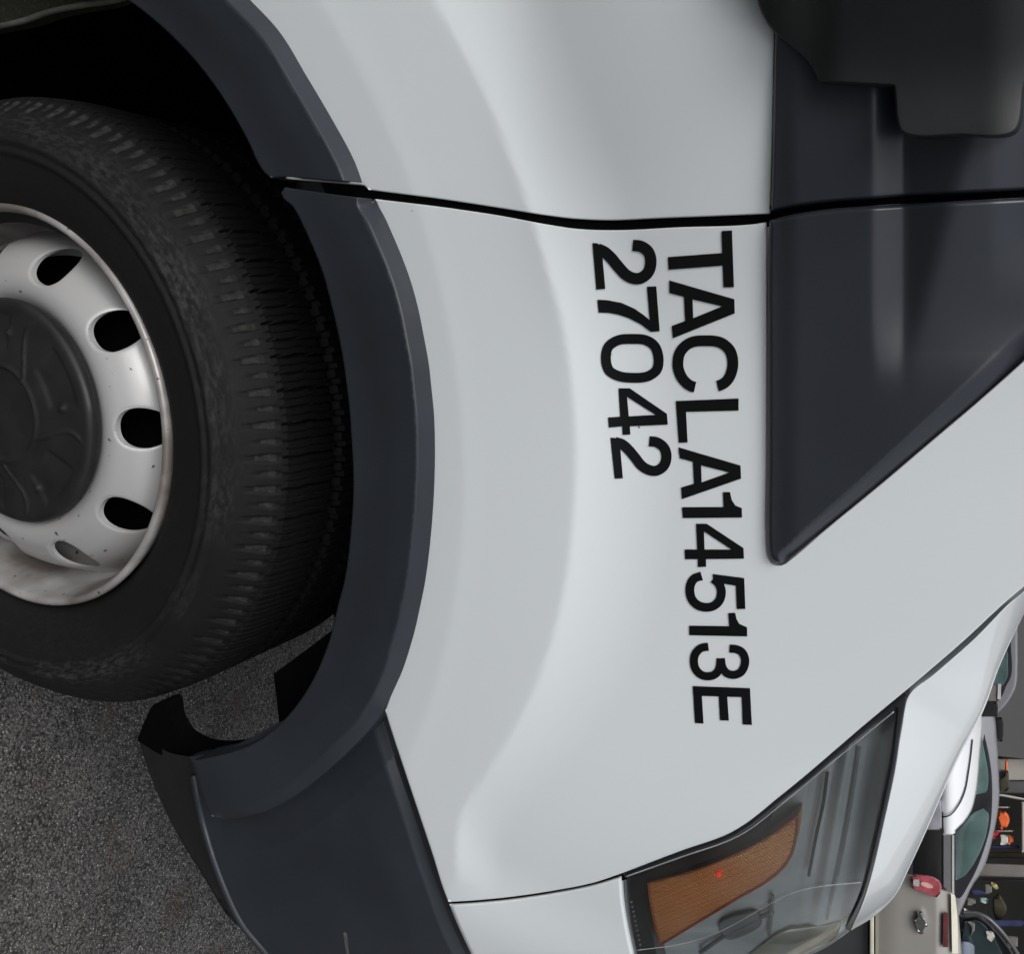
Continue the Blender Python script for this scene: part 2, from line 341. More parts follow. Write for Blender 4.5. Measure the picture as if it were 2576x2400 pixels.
def panel(name, outline, depth, material, parent, holes=(), step=7., grid=16., roll=0., rolld=0., thick=.008, tdir=(0, 1, 0), wall=True, raw=False, label=None, smooth=True, xr=()):
    """a sheet whose outline is given in picture units and whose every point stands at its own depth;
    roll/rolld: width (px) and depth (m) of the rounded edge; thick: depth of the edge wall"""
    Q = np.array(outline, float) if raw else spline(outline, step)
    if area(Q) < 0: Q = Q[::-1]
    H = []
    for h in holes:
        h = np.array(h, float) if raw else spline(h, step)
        if area(h) > 0: h = h[::-1]
        H.append(h)
    loops = [Q]+H
    def dist(P):
        d = dist_poly(P, Q)
        for h in H: d = np.minimum(d, dist_poly(P, h))
        return d
    extra = []
    rings = ([roll*f for f in (.08, .3, .62, 1.)] if roll > 0 else [])+list(xr)
    for lp in loops:
        nx = np.roll(lp, -1, 0)-np.roll(lp, 1, 0); nr = np.stack([-nx[:, 1], nx[:, 0]], 1); nr /= np.maximum(np.linalg.norm(nr, axis=1), 1e-9)[:, None]
        for rg in rings: extra.append(lp+nr*rg)
    mn, mx = Q.min(0), Q.max(0)
    gx, gy = np.meshgrid(np.arange(mn[0]+grid*.31, mx[0], grid), np.arange(mn[1]+grid*.37, mx[1], grid))
    gx = gx+(np.arange(gx.shape[0]) % 2)[:, None]*grid*.5
    G = np.stack([gx.ravel(), gy.ravel()], 1)
    def keep(P, dmin):
        ok = inside(P, Q)
        for h in H: ok &= ~inside(P, h)
        P = P[ok]
        return P[dist(P) >= dmin] if len(P) else P
    pts = [lp for lp in loops]
    for i, e in enumerate(extra): 
        rg = rings[i % len(rings)]; e = keep(e, rg*.97)
        if len(e): pts.append(e)
    g = keep(G, (rings[-1] if rings else 0)+grid*.4)
    if len(g): pts.append(g)
    V = np.concatenate(pts); edges = []; s = 0
    for lp in loops:
        n = len(lp); edges += [(s+i, s+(i+1) % n) for i in range(n)]; s += n
    nb = s
    vo, eo, fo, ov, oe, of = delaunay_2d_cdt([Vector(v) for v in V], edges, [], 0, 1e-5)
    V2 = np.array([[v.x, v.y] for v in vo]); F = np.array([list(f) for f in fo])
    cen = V2[F].mean(1); ok = inside(cen, Q)
    for h in H: ok &= ~inside(cen, h)
    F = F[ok]
    def pos(P):
        y = depth(P[:, 0], P[:, 1])
        if roll > 0:
            d = np.clip(dist(P)/roll, 0, 1); y = y+rolld*(1-np.sqrt(np.maximum(0, 1-(1-d)**2)))
        return at_y(P[:, 0], P[:, 1], y)
    P3 = pos(V2)
    e = .35
    # shading normals from the surface function, leaning inwards from the edge
    nd = V2
    A_ = pos(nd+np.array([e, 0])); B_ = pos(nd+np.array([0, e])); A2 = pos(nd-np.array([e, 0])); B2 = pos(nd-np.array([0, e]))
    N = np.cross(A_-A2, B_-B2); N /= np.maximum(np.linalg.norm(N, axis=1), 1e-12)[:, None]
    vd = P3-CAM; flip = (N*vd).sum(1) > 0; N[flip] *= -1
    # boundary vertices: geometric normals just inside are steadier
    verts = [P3]; faces = []; norms = [N]
    for f in F:
        a, b, c = P3[f[0]], P3[f[1]], P3[f[2]]
        faces.append(f if np.dot(np.cross(b-a, c-a), a-CAM) < 0 else f[::-1])
    if wall and thick > 0:
        # map loop verts -> output verts
        inv = {}
        for oi, lst in enumerate(ov):
            for q in lst: inv[q] = oi
        base = len(P3); s = 0; td = np.array(tdir, float)
        for lp in loops:
            n = len(lp); idx = [inv[s+i] for i in range(n)]
            ring = P3[idx]; back = ring+td*thick
            nx = np.roll(ring, -1, 0)-np.roll(ring, 1, 0); wn = np.cross(td, nx); wn /= np.maximum(np.linalg.norm(wn, axis=1), 1e-12)[:, None]
            # outward: away from the sheet
            cpt = lp; nx2 = np.roll(lp, -1, 0)-np.roll(lp, 1, 0); out2 = np.stack([nx2[:, 1], -nx2[:, 0]], 1); out2 /= np.maximum(np.linalg.norm(out2, axis=1), 1e-9)[:, None]
            o3 = at_y(lp[:, 0]+out2[:, 0]*3, lp[:, 1]+out2[:, 1]*3, ring[:, 1])-ring
            sg = np.sign((wn*o3).sum(1)); sg[sg == 0] = 1; wn = wn*sg[:, None]
            verts += [ring, back]; norms += [wn, wn]
            for i in range(n):
                j = (i+1) % n; q = [base+i, base+j, base+n+j, base+n+i]
                a, b, c = ring[i], ring[j], back[j]
                faces.append(q if np.dot(np.cross(b-a, c-a), wn[i]) > 0 else q[::-1])
            base += 2*n; s += n
    o = mesh_obj(name, np.concatenate(verts), faces, material, parent, np.concatenate(norms) if smooth else None, smooth=smooth)
    if label: o['label'] = label
    return o
def ribbon(name, line, width, depth, material, parent, closed=False):
    Q = spline(line, 7, closed); nx = np.gradient(Q, axis=0); nr = np.stack([-nx[:, 1], nx[:, 0]], 1); nr /= np.linalg.norm(nr, axis=1)[:, None]
    w_ = np.linspace(-.5, .5, 4)*width*K; P = (Q[:, None]+nr[:, None]*w_[None, :, None]).reshape(-1, 2)
    P3 = at_y(P[:, 0], P[:, 1], depth(P[:, 0], P[:, 1])); n = len(Q)
    F = [(i*4+j, i*4+j+1, (i+1)*4+j+1, (i+1)*4+j) for i in range(n-1) for j in range(3)]
    return mesh_obj(name, P3, F, material, parent)
def tube(name, P3, rad, material, parent, seg=8):
    P3 = np.asarray(P3, float); T = np.gradient(P3, axis=0); T /= np.maximum(np.linalg.norm(T, axis=1), 1e-9)[:, None]
    up = np.array([0, 1., .01]); V = []; 
    for p, t in zip(P3, T):
        a = np.cross(t, up); a /= np.linalg.norm(a); b = np.cross(a, t)
        for k in range(seg): th = 2*math.pi*k/seg; V.append(p+rad*(math.cos(th)*a+math.sin(th)*b))
    F = [(i*seg+k, i*seg+(k+1) % seg, (i+1)*seg+(k+1) % seg, (i+1)*seg+k) for i in range(len(P3)-1) for k in range(seg)]
    F += [list(range(seg))[::-1], [(len(P3)-1)*seg+k for k in range(seg)]]
    return mesh_obj(name, V, F, material, parent)
def box(name, lo, hi, material, parent=None, bev=.0, smooth=False):
    x0, y0, z0 = lo; x1, y1, z1 = hi
    V = [(x0, y0, z0), (x1, y0, z0), (x1, y1, z0), (x0, y1, z0), (x0, y0, z1), (x1, y0, z1), (x1, y1, z1), (x0, y1, z1)]
    F = [(0, 3, 2, 1), (4, 5, 6, 7), (0, 1, 5, 4), (1, 2, 6, 5), (2, 3, 7, 6), (3, 0, 4, 7)]
    org = ((x0+x1)/2, (y0+y1)/2, z0) if parent is None else None
    o = mesh_obj(name, V, F, material, parent, smooth=smooth, origin=org)
    if bev:
        b = o.modifiers.new('bevel', 'BEVEL'); b.width = bev; b.segments = 2
    return o
def lathe(name, prof, c, material, parent, nseg=128, a0=0., a1=360., yfun=None):
    """prof: (radius, y) pairs, turned round the y axis through c"""
    full = abs(a1-a0-360) < 1e-6; n = nseg if full else nseg+1
    A = np.radians(np.linspace(a0, a1, n, endpoint=not full)); pr = np.array(prof); m_ = len(pr)
    V = np.zeros((n, m_, 3)); 
    V[..., 0] = c[0]+np.cos(A)[:, None]*pr[None, :, 0]; V[..., 2] = c[2]+np.sin(A)[:, None]*pr[None, :, 0]; V[..., 1] = c[1]+pr[None, :, 1]
    F = []
    for i in range(n if full else n-1):
        j = (i+1) % n
        for k in range(m_-1): F.append((i*m_+k, i*m_+k+1, j*m_+k+1, j*m_+k))
    return mesh_obj(name, V.reshape(-1, 3), F, material, parent, origin=c)

# ------------------------------------------------------------------ the setting
def sheet(name, lo, hi, z, material):
    V = [(lo[0], lo[1], z), (hi[0], lo[1], z), (hi[0], hi[1], z), (lo[0], hi[1], z)]
    return tag(mesh_obj(name, V, [(0, 1, 2, 3)], material, smooth=False), kind='structure')
sheet('ground', (-220, -220), (220, 220), -.016, M['asphalt'])

# ------------------------------------------------------------------ the van
van = empty('van', (0, .9, -.005))
tag(van, 'white van in the foreground seen close up at its front wheel and headlight', 'van')
FL = lambda off: (lambda px, py: ySurf(px, py, off))

gap_lo = [(725.6, 384), (850, 400.5), (966, 417.5), (1063, 435.5), (1121.6, 444), (1199, 446.5), (1315.6, 441), (1463, 435), (1488, 433)]
gap_up = [(714, 367), (850, 385), (966, 402.5), (1063, 418), (1114, 424), (1180, 427), (1277, 423), (1463, 415.5), (1492, 412)]
arch_out = [(730, 390), (745, 412), (765, 455), (785, 503), (800, 545), (815, 600), (825, 650), (835, 705), (840, 750), (845, 800), (847, 850), (847, 905), (845, 960), (841, 1020), (835, 1080), (828, 1130), (818, 1180), (808, 1225), (795, 1270), (783, 1305), (770, 1334), (750, 1374)]
lamp_top = [(1754, 1346), (1680, 1409), (1605, 1473.5), (1560, 1512), (1512, 1551), (1449.6, 1600.8), (1412, 1622.5), (1325, 1653.5), (1210.5, 1697)]
shut_fen = [(1988, 1139), (1957, 1164.6), (1870.6, 1244.6), (1794, 1311)]

fender = panel('fender',
    [(728, 386, 1)]+gap_lo[1:-1]+[(1487, 431, 1), (1488, 500), (1488, 700), (1487, 900), (1487, 1060), (1490, 1082), (1502, 1097), (1519, 1097), (1536, 1085), (1600, 1030), (1700, 948), (1800, 863), (1900, 778), (1988, 700), (2150, 555, 1), (2150, 800, 1), (2022, 1112)]
    + shut_fen+[(1756, 1343)]+[(p[0]-1.5, p[1]-1.5) for p in lamp_top[1:-1]]+[(1209.5, 1695.5, 1), (1150, 1715), (1080, 1729), (1000, 1741), (920, 1749), (871, 1752, 1), (862, 1730), (840, 1660), (810, 1570), (780, 1480), (757, 1410), (748, 1380, 1)]
    + [(p[0]-6, p[1]) for p in arch_out[::-1][1:-1]],
    FL(0), M['paint'], van, roll=3.5, rolld=.0012, thick=.012, grid=15)

front_door = panel('front_door',
    [(716, 368, 1)]+gap_up[1:-1]+[(1494, 414, 1), (1498, 330), (1500, 225), (1503, 94), (1506, 0), (1516, -500, 1), (-250, -500, 1), (100, -330), (300, -165), (400, -85), (484, 0), (539, 60), (594, 150), (644, 235), (684, 310), (700, 352)],
    FL(0), M['paint'], van, roll=3.5, rolld=.0012, thick=.012, grid=17)

# black rubber behind the shut lines
ribbon('door_seal', [(690, 372), (850, 393), (966, 410), (1063, 427), (1118, 434), (1190, 437), (1300, 432), (1463, 426), (1520, 412), (1600, 399), (1710, 390), (1858, 381), (1988, 374), (2100, 368)], 40, FL(.0035), M['black'], van)
ribbon('fender_seal', [(872, 1755), (920, 1752), (1000, 1744), (1080, 1732), (1150, 1718), (1215, 1698)], 20, FL(.004), M['black'], van)

# arch mouldings
def moulding_depth(outer, proud=.020):
    oq = spline(outer, 6, closed=False)
    def f(px, py):
        y = ySurf(px, py)
        P = np.stack([np.ravel(px), np.ravel(py)], 1); d = dist_poly(P, oq, False).reshape(np.shape(px))
        w_ = np.interp(py/K, [0, 1250, 1500, 1590], [36, 38, 27, 18])*K; cd_ = np.interp(py/K, [1380, 1480], [.0215, .0085])
        # flat face with a chamfer towards the body
        face = -proud+.006*sstep(60*K, 170*K, d)
        ch = (w_-d)/w_
        return y+face+(cd_*softp(ch, .04))
    return f
mo = [(p[0], p[1]) for p in arch_out]+[(722, 1414), (680, 1457), (630, 1502), (580, 1541), (530, 1570), (480, 1586), (435, 1591)]
panel('arch_moulding',
    [(724, 386, 1)]+mo+[(411, 1586, 1), (400, 1560), (390, 1530), (382, 1500), (377, 1477, 1), (395, 1473), (440, 1463), (480, 1450), (512, 1432), (540, 1410), (568, 1380), (590, 1350), (612, 1312), (630, 1270), (645, 1225), (655, 1180), (667, 1135), (675, 1090), (681, 1035), (685, 980), (686, 920), (683, 860), (679, 800), (672, 740), (665, 690), (655, 640), (643, 590), (630, 540), (616, 500), (600, 462), (585, 430), (568, 400), (550, 384), (546, 374, 1), (553, 363, 1), (600, 370), (680, 381)],
    moulding_depth(mo), M['trim'], van, roll=4, rolld=.002, thick=.03, grid=9, xr=(9, 15, 22, 29, 36, 42, 48))
mo2 = [(300, -170), (400, -88), (490, 0), (545, 60), (600, 150), (650, 235), (690, 310), (708, 358), (716, 380)]
panel('arch_moulding', mo2[:-2]+[(706, 355, 1), (640, 350), (557, 343, 1), (526, 345, 1), (510, 330), (480, 270), (440, 200), (390, 130), (340, 75), (290, 30), (250, 0), (150, -62), (50, -112, 1), (150, -250, 1)],
    moulding_depth(mo2), M['trim'], van, roll=4, rolld=.002, thick=.03, grid=9, xr=(9, 15, 22, 29, 36, 42, 48))
tube('moulding_gap_line', at_y(*(spline([(556, 345), (620, 350), (706, 357)], 6, False).T), -.060), .0011, mat('pale_edge', (.3, .3, .3), rough=.4, noise=(40, .2)), van, 6)  # pale line along the gap between the two mouldings

# bumper: painted corner and black lower part
panel('bumper_corner', [(872, 1756, 1), (920, 1753), (1000, 1745), (1080, 1733), (1150, 1719), (1206, 1702, 1), (1210, 1753), (1219, 1809), (1230, 1860), (1262, 2010, 1), (985, 2010, 1), (918, 1860), (890, 1800)],
    FL(0), M['paint'], van, roll=9, rolld=.004, thick=.012)
bt = [(738, 1370), (752, 1412), (775, 1487), (805, 1573), (835, 1663), (862, 1740), (882, 1795), (910, 1855), (975, 2010)]
btq = spline(bt, 6, False); moq = spline(mo, 6, False)
lipl = [(372, 1477), (386.6, 1560.8), (405.3, 1635), (433, 1714.5), (470.5, 1793.7), (507.8, 1840), (560, 1900), (660, 2000)]
lipq = spline(lipl, 6, False)
lipo = spline([(267.8, 1435), (298, 1523.6), (344.7, 1621), (396, 1705), (447, 1784.5), (526.4, 1849.6), (600, 1910), (700, 2000)], 6, False)
def bump_depth(px, py):
    P = np.stack([np.ravel(px), np.ravel(py)], 1)
    d = dist_poly(P, btq, False).reshape(np.shape(px)); e = dist_poly(P, lipq, False).reshape(np.shape(px))
    y = ySurf(px, py, .005)
    y = y+.008*softp((27*K-d)/(27*K), .05)                      # rolled-in top edge
    mq = np.interp(dist_poly(P, moq, False), [0, 70*K], [.008, 0.]).reshape(np.shape(px)); y = y+mq
    y = y+.009*softp((88*K-d)/(88*K), .07)*sstep(1480*K, 1700*K, py)
    return y
panel('bumper', [(740, 1380, 1)]+[(p[0]-3, p[1]) for p in bt[1:-1]]+[(970, 2010, 1), (672, 2010, 1)]+lipl[::-1][1:]+[(368, 1470, 1), (440, 1455), (540, 1405), (600, 1380), (680, 1380)],
    bump_depth, M['trim'], van, roll=3, rolld=.001, thick=.012, grid=10, xr=(9, 16, 24, 30, 36, 42))
lq = lipq[6:]
tube('bumper_bead', at_y(lq[:, 0], lq[:, 1], bump_depth(lq[:, 0], lq[:, 1])+.001), .0042, M['trim'], van, 10)
panel('scuff_strip', [(666, 1812, 1), (668, 1811), (676, 1850), (686, 1885, 1), (683, 1886, 1), (672, 1850)], lambda px, py: bump_depth(px, py)-.001, mat('scuffed_plastic', (.07, .075, .08), rough=.6, noise=(90, .4)), van, thick=.001)
def lip_depth(px, py):
    P = np.stack([np.ravel(px), np.ravel(py)], 1)
    a = dist_poly(P, lipq, False).reshape(np.shape(px)); b = dist_poly(P, lipo, False).reshape(np.shape(px))
    t = np.clip(a/(a+b+1e-6), 0, 1)
    return ySurf(px, py, .0)*(1)+.014+.012*t+.05*(1-np.sqrt(1-np.clip(t, 0, .995)**2))
panel('bumper_lip', [(372, 1470, 1), (390, 1555), (410, 1630), (438, 1708), (476, 1786), (514, 1834), (570, 1895), (680, 2000, 1), (690, 2015, 1)]+[(700, 2000), (600, 1910), (526.4, 1849.6), (447, 1784.5), (396, 1705), (344.7, 1621), (298, 1523.6), (267.8, 1435, 1), (290, 1440), (330, 1462)],
    lip_depth, M['under'], van, thick=.10, tdir=tuple(dirs(620*K, 1600*K)/dirs(620*K, 1600*K)[1]), grid=12)
# black sheet for the bumper's inner end, the arch's shade put into its colour
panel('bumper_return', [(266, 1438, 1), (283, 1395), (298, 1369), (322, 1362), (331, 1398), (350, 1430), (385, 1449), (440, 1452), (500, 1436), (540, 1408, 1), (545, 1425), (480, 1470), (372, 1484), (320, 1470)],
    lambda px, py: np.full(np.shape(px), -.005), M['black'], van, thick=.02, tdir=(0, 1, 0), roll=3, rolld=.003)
panel('liner_hole_dark', [(642, 1226, 1), (590, 1265), (531, 1309, 1), (537, 1360), (543, 1412, 1), (600, 1385), (650, 1300), (670, 1240)],
    lambda px, py: np.full(np.shape(px), -.0), M['black'], van, thick=.02)  # black sheet put in for the shaded hole between liner and bumper

# hood
sil = [(1988, 1191), (1939.6, 1296), (1909.6, 1379), (1864.7, 1465), (1827, 1547.6), (1804.6, 1600), (1763.3, 1690), (1740.9, 1735), (1718.3, 1761.5), (1692, 1783.8), (1650.8, 1809)]
silq = spline([(2040, 1085)]+sil, 6, False)
hb = [(2040, 1085), (1988, 1148), (1957, 1174), (1890.6, 1241), (1810.6, 1311), (1764, 1350), (1750, 1412.6), (1737, 1495), (1714.6, 1600), (1692, 1697.6), (1673.3, 1757.6), (1650.8, 1809)]
hbq = spline(hb, 6, False)
hbs = spline([(2060, 1030), (1985, 1118), (1885, 1213), (1795, 1290), (1745, 1345), (1722, 1415), (1709, 1495), (1688, 1600), (1667, 1690), (1648, 1750), (1625, 1800)], 6, False)
hb_y = ySurf(hbq[:, 0], hbq[:, 1])
def nearest_val(P, Q, val):
    r = np.zeros(len(P))
    for i in range(0, len(P), 3000):
        d2 = ((P[i:i+3000, None]-Q[None])**2).sum(-1)
        wt = 1/(d2+5000.)**2; r[i:i+3000] = (wt*val[None]).sum(1)/wt.sum(1)
    return r
def hood_depth(px, py):
    P = np.stack([np.ravel(px), np.ravel(py)], 1)
    a = dist_poly(P, hbs, False); b = dist_poly(P, silq, False); t = a/(a+b+1e-6)
    y0 = nearest_val(P, hbq, hb_y)
    return (y0+.055*t+.11*(1-np.sqrt(1-np.clip(t, 0, .985)**2))).reshape(np.shape(px))
panel('hood', [(2036, 1092, 1)]+hb[1:-1]+[(1651, 1808, 1)]+sil[::-1][1:], hood_depth, M['paint'], van, roll=4, rolld=.002, thick=.7, tdir=tuple(dirs(1684, 1166)/dirs(1684, 1166)[1]), grid=12)

# A-pillar foot / sail panels
def sail_depth(px, py):
    y = ySurf(px, py, -.012)
    u, v = px/K, py/K
    fd = sstep(815, 560, v)
    rmp = lambda a, b, x: (softp(x-a, 5.)-softp(x-b, 5.))/(b-a)
    ub = np.maximum(1860-(v-330)*.26, 1768)
    dk = softp(u-1757, 5.)-softp(u-ub, 6.)
    y = y+fd*(.0110*rmp(1698, 1754, u)-.00016*dk+.00005*softp(u-ub, 12.))
    fd2 = sstep(620, 420, v)
    y = y+fd2*.006*rmp(1930, 1990, u)
    y = y+.004*sstep(1560, 1492, u)
    return y
sq = spline([(2150, 556), (1988, 698), (1900, 776), (1800, 861), (1700, 946), (1600, 1028), (1533, 1083)], 6, False)
def sail_front(px, py):
    P = np.stack([np.ravel(px), np.ravel(py)], 1); d = dist_poly(P, sq, False).reshape(np.shape(px))
    w_ = np.interp(py/K, [500, 1090], [52, 20])*K
    return sail_depth(px, py)+.013*softp((w_-d)/w_, .05)
panel('sail_panel', [(1493, 428, 1), (1515, 421), (1595, 407), (1708, 398), (1858, 390), (1988, 383), (2150, 374, 1), (2150, 556, 1), (1988, 698), (1900, 776), (1800, 861), (1700, 946), (1600, 1028), (1533, 1083), (1517, 1094), (1504, 1093), (1494, 1082), (1491, 1060), (1491, 900), (1491, 700), (1491, 500)],
    sail_front, M['sail'], van, roll=14, rolld=.006, thick=.012, grid=8.5)
panel('sail_panel', [(1497, 409, 1), (1520, 403), (1595, 392), (1708, 383), (1858, 373), (1988, 367), (2150, 359, 1), (2150, -450, 1), (1518, -450, 1), (1508, 0), (1504, 94), (1502, 225), (1499, 330)],
    sail_depth, M['sail'], van, roll=8, rolld=.005, thick=.012, grid=10)
# wing mirror
def mir_depth(px, py):
    u, v = px/K, py/K
    return -.095-.04*sstep(240, -200, v)+.03*sstep(1650, 1450, u)+.012*sstep(1900, 2100, u)
panel('wing_mirror', [(1438, -190, 1), (1452, -80), (1470, 0), (1479, 26), (1498, 56), (1528, 86), (1565, 116), (1583, 143), (1590, 158, 1), (1660, 162), (1735, 166, 1), (1737, 185), (1741, 232), (1748, 253), (1764, 262), (1860, 262), (1960, 260), (1974, 250), (1988, 170), (2030, -60), (2050, -190, 1)],
    mir_depth, M['mirror'], van, roll=6, rolld=.005, thick=.07, tdir=(-.1, 1, .1), grid=15)

# headlight
lamp_side = [(1741, 1383), (1729.7, 1476), (1711, 1570), (1692, 1656), (1673, 1735), (1643, 1803)]
lamp_b = [(1632.8, 1821), (1604.9, 1839.8), (1580, 1852), (1530, 1880), (1450, 1920), (1370, 1945)]
lamp_l = [(1250, 1930), (1233, 1852), (1223.5, 1809), (1214.5, 1753)]
lamp_out = [(1757, 1348, 1)]+lamp_top[1:-1]+[(1211.5, 1700, 1)]+lamp_l[::-1]+[(1290, 1950, 1)]+lamp_b[::-1]+[(1650, 1808, 1), (1673, 1757), (1692, 1697), (1714, 1600), (1737, 1495), (1750, 1412)]
lamp_bq = spline([(1800, 1700)]+lamp_b+[(1300, 1980)], 6, False)
def lamp_depth(off):
    def f(px, py):
        P = np.stack([np.ravel(px), np.ravel(py)], 1)
        d = np.clip(dist_poly(P, lamp_bq, False)/(95*K), 0, 1).reshape(np.shape(px))
        return ySurf(px, py, off)+.09*(1-np.sqrt(np.maximum(0, 1-(1-d)**2)))
    return f
headlight = empty('headlight', (.5, .05, 1.05), van)
def housing_depth(px, py):
    u, v = px/K, py/K; s_ = u+(v-1600)*.17
    m1 = sstep(1545, 1575, s_)*sstep(1420, 1470, v)
    prof = .006*np.sin((s_-1560)/15.)+.003*np.sin((s_-1560)/6.1+1)
    m2 = sstep(1480, 1440, s_)*sstep(1640, 1680, v)
    return lamp_depth(.034)(px, py)+prof*m1+.002*np.sin(v/5.)*m2
panel('lamp_housing', lamp_out, housing_depth, M['lampgrey'], headlight, roll=10, rolld=.02, thick=.05, grid=7)
panel('lamp_cover', lamp_out, lamp_depth(.004), M['lens'], headlight, roll=6, rolld=.003, thick=0, wall=False, grid=14)
# black seal all round
bord = spline(lamp_top, 7, False)
panel('lamp_seal', [(1758, 1345, 1)]+[(p[0]-.5, p[1]-.5) for p in lamp_top[1:-1]]+[(1210, 1698, 1), (1218, 1704, 1), (1330, 1660), (1418, 1629), (1455, 1607), (1517, 1558), (1566, 1520), (1611, 1481), (1690, 1413), (1741, 1376, 1)]+lamp_side[1:-1]+[(1641, 1804, 1), (1651, 1809, 1), (1673, 1758), (1692, 1698), (1714.6, 1600), (1737, 1495), (1750, 1412.6), (1762, 1350, 1)],
    lamp_depth(-.0005), M['lampblack'], headlight, roll=5, rolld=.003, thick=.03, grid=14)
panel('lamp_bezel', [(1219, 1706, 1), (1330, 1663), (1418, 1632), (1456, 1612), (1500, 1580), (1480, 1622, 1), (1400, 1662), (1330, 1690), (1256, 1712, 1), (1254, 1722), (1262, 1790), (1278, 1860), (1290, 1930, 1), (1248, 1925, 1), (1233, 1850), (1224, 1790)],
    lamp_depth(.012), M['lampblack'], headlight, roll=5, rolld=.004, thick=.03)
amb = [(1258, 1715, 1), (1333, 1695), (1388, 1676), (1463, 1641.6), (1516, 1609), (1549, 1583, 1), (1547.4, 1614), (1538, 1656), (1524, 1681), (1495, 1708), (1431, 1746), (1377.7, 1778), (1282, 1836, 1), (1272, 1800), (1264, 1760)]
turn = panel('turn_signal', amb, lamp_depth(.009), M['amber'], headlight, roll=9, rolld=.004, thick=.02, grid=10)
aq = spline(amb, 6); aq = np.vstack([aq, aq[:1]]); yy = lamp_depth(.0078)(aq[:, 0], aq[:, 1])
tube('turn_signal_rim', at_y(aq[:, 0], aq[:, 1], yy), .0011, M['amberrim'], headlight, 6)
# ribs and reflector bowls behind the cover
for line, rad, mt in (([(1606, 1500), (1598, 1560), (1585, 1620), (1570, 1700)], .0016, 'lampblack'), ([(1668, 1452), (1652, 1560), (1630, 1680), (1606, 1785)], .0014, 'lampdark'),
                      ([(1500, 1740), (1497, 1780), (1493, 1815)], .002, 'lampdark'), ([(1360, 1850), (1400, 1822), (1450, 1795), (1500, 1770)], .0025, 'lampdark')):
    q = spline(line, 8, False); tube('lamp_rib', at_y(q[:, 0], q[:, 1], lamp_depth(.028)(q[:, 0], q[:, 1])), rad, M[mt], headlight, 10)
panel('lamp_reflector', [(1480, 1835), (1520, 1808), (1570, 1800), (1610, 1795), (1632, 1790), (1622, 1822), (1590, 1838), (1540, 1862), (1480, 1885), (1420, 1890)], lamp_depth(.026), M['chrome'], headlight, roll=14, rolld=.01, thick=.02)
panel('lamp_socket', [(1395, 1795), (1440, 1775), (1470, 1772), (1478, 1795), (1450, 1815), (1410, 1825)], lamp_depth(.026), M['lampdark'], headlight, roll=8, rolld=.006, thick=.02)
q = spline([(1236, 1846), (1330, 1832), (1400, 1808), (1470, 1770), (1530, 1738), (1580, 1724), (1672, 1714)], 8, False)
tube('lamp_seam', at_y(q[:, 0], q[:, 1], lamp_depth(.002)(q[:, 0], q[:, 1])), .00035, M['dkseam'], headlight, 5)
q = spline([(1214, 1703), (1330, 1662), (1418, 1631), (1456, 1610), (1518, 1561), (1612, 1483), (1735, 1382)], 8, False)
tube('lamp_seam', at_y(q[:, 0], q[:, 1], lamp_depth(-.002)(q[:, 0], q[:, 1])), .0006, M['dkseam'], headlight, 5)
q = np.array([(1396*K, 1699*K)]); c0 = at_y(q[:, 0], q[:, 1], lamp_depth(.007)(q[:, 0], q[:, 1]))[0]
def ball(name, c, r, material, parent, sx=1, sy=1, sz=1, n=14):
    V = []; F = []
    for i in range(n//2+1):
        th = math.pi*i/(n//2)
        for k in range(n): ph = 2*math.pi*k/n; V.append((c[0]+sx*r*math.sin(th)*math.cos(ph), c[1]+sy*r*math.sin(th)*math.sin(ph), c[2]+sz*r*math.cos(th)))
    for i in range(n//2):
        for k in range(n): F.append((i*n+k, i*n+(k+1) % n, (i+1)*n+(k+1) % n, (i+1)*n+k))
    return mesh_obj(name, V, F, material, parent, origin=None if parent else c)
ball('red_reflection', c0, .0024, M['redglow'], headlight)  # glowing dot put in for a tail lamp mirrored in the headlight
# moulded digits-like texture strip of the lamp's edge is left plain: a row of small pips
for i in range(11):
    u0 = 1226+i*1.9; v0 = 1752+i*9.2; P = at_y(np.array([u0*K]), np.array([v0*K]), lamp_depth(.008)(np.array([u0*K]), np.array([v0*K])))[0]
    ball('lamp_pip', P, .0011, M['lampgrey'], headlight, n=8)

# lettering on the fender
def A_(p): return ((1400+p[0]/2.6455), (540+p[1]/2.6455))
def B_(p): return ((1400+p[0]/2.8055), (1240+p[1]/2.8055))
def F_(p): return p
def stroke_quads(pts, w_, closed=False):
    P = [(p[0]/K, p[1]/K) for p in pts]
    q = spline(P, 3.5, closed)
    if closed: q = np.vstack([q, q[:1]])
    t = np.gradient(q, axis=0)
    if closed: t[0] = t[-1] = q[1]-q[-2]
    nrm = np.stack([-t[:, 1], t[:, 0]], 1); nrm /= np.linalg.norm(nrm, axis=1)[:, None]
    a, b = q+nrm*w_/2, q-nrm*w_/2
    return [np.array([a[i], a[i+1], b[i+1], b[i]]) for i in range(len(q)-1)]
def dens(Q, st=9.):
    r = []
    for i in range(len(Q)):
        a, b = np.array(Q[i], float), np.array(Q[(i+1) % len(Q)], float); k = max(1, int(np.linalg.norm(b-a)/st))
        r += [a+(b-a)*j/k for j in range(k)]
    return np.array(r)
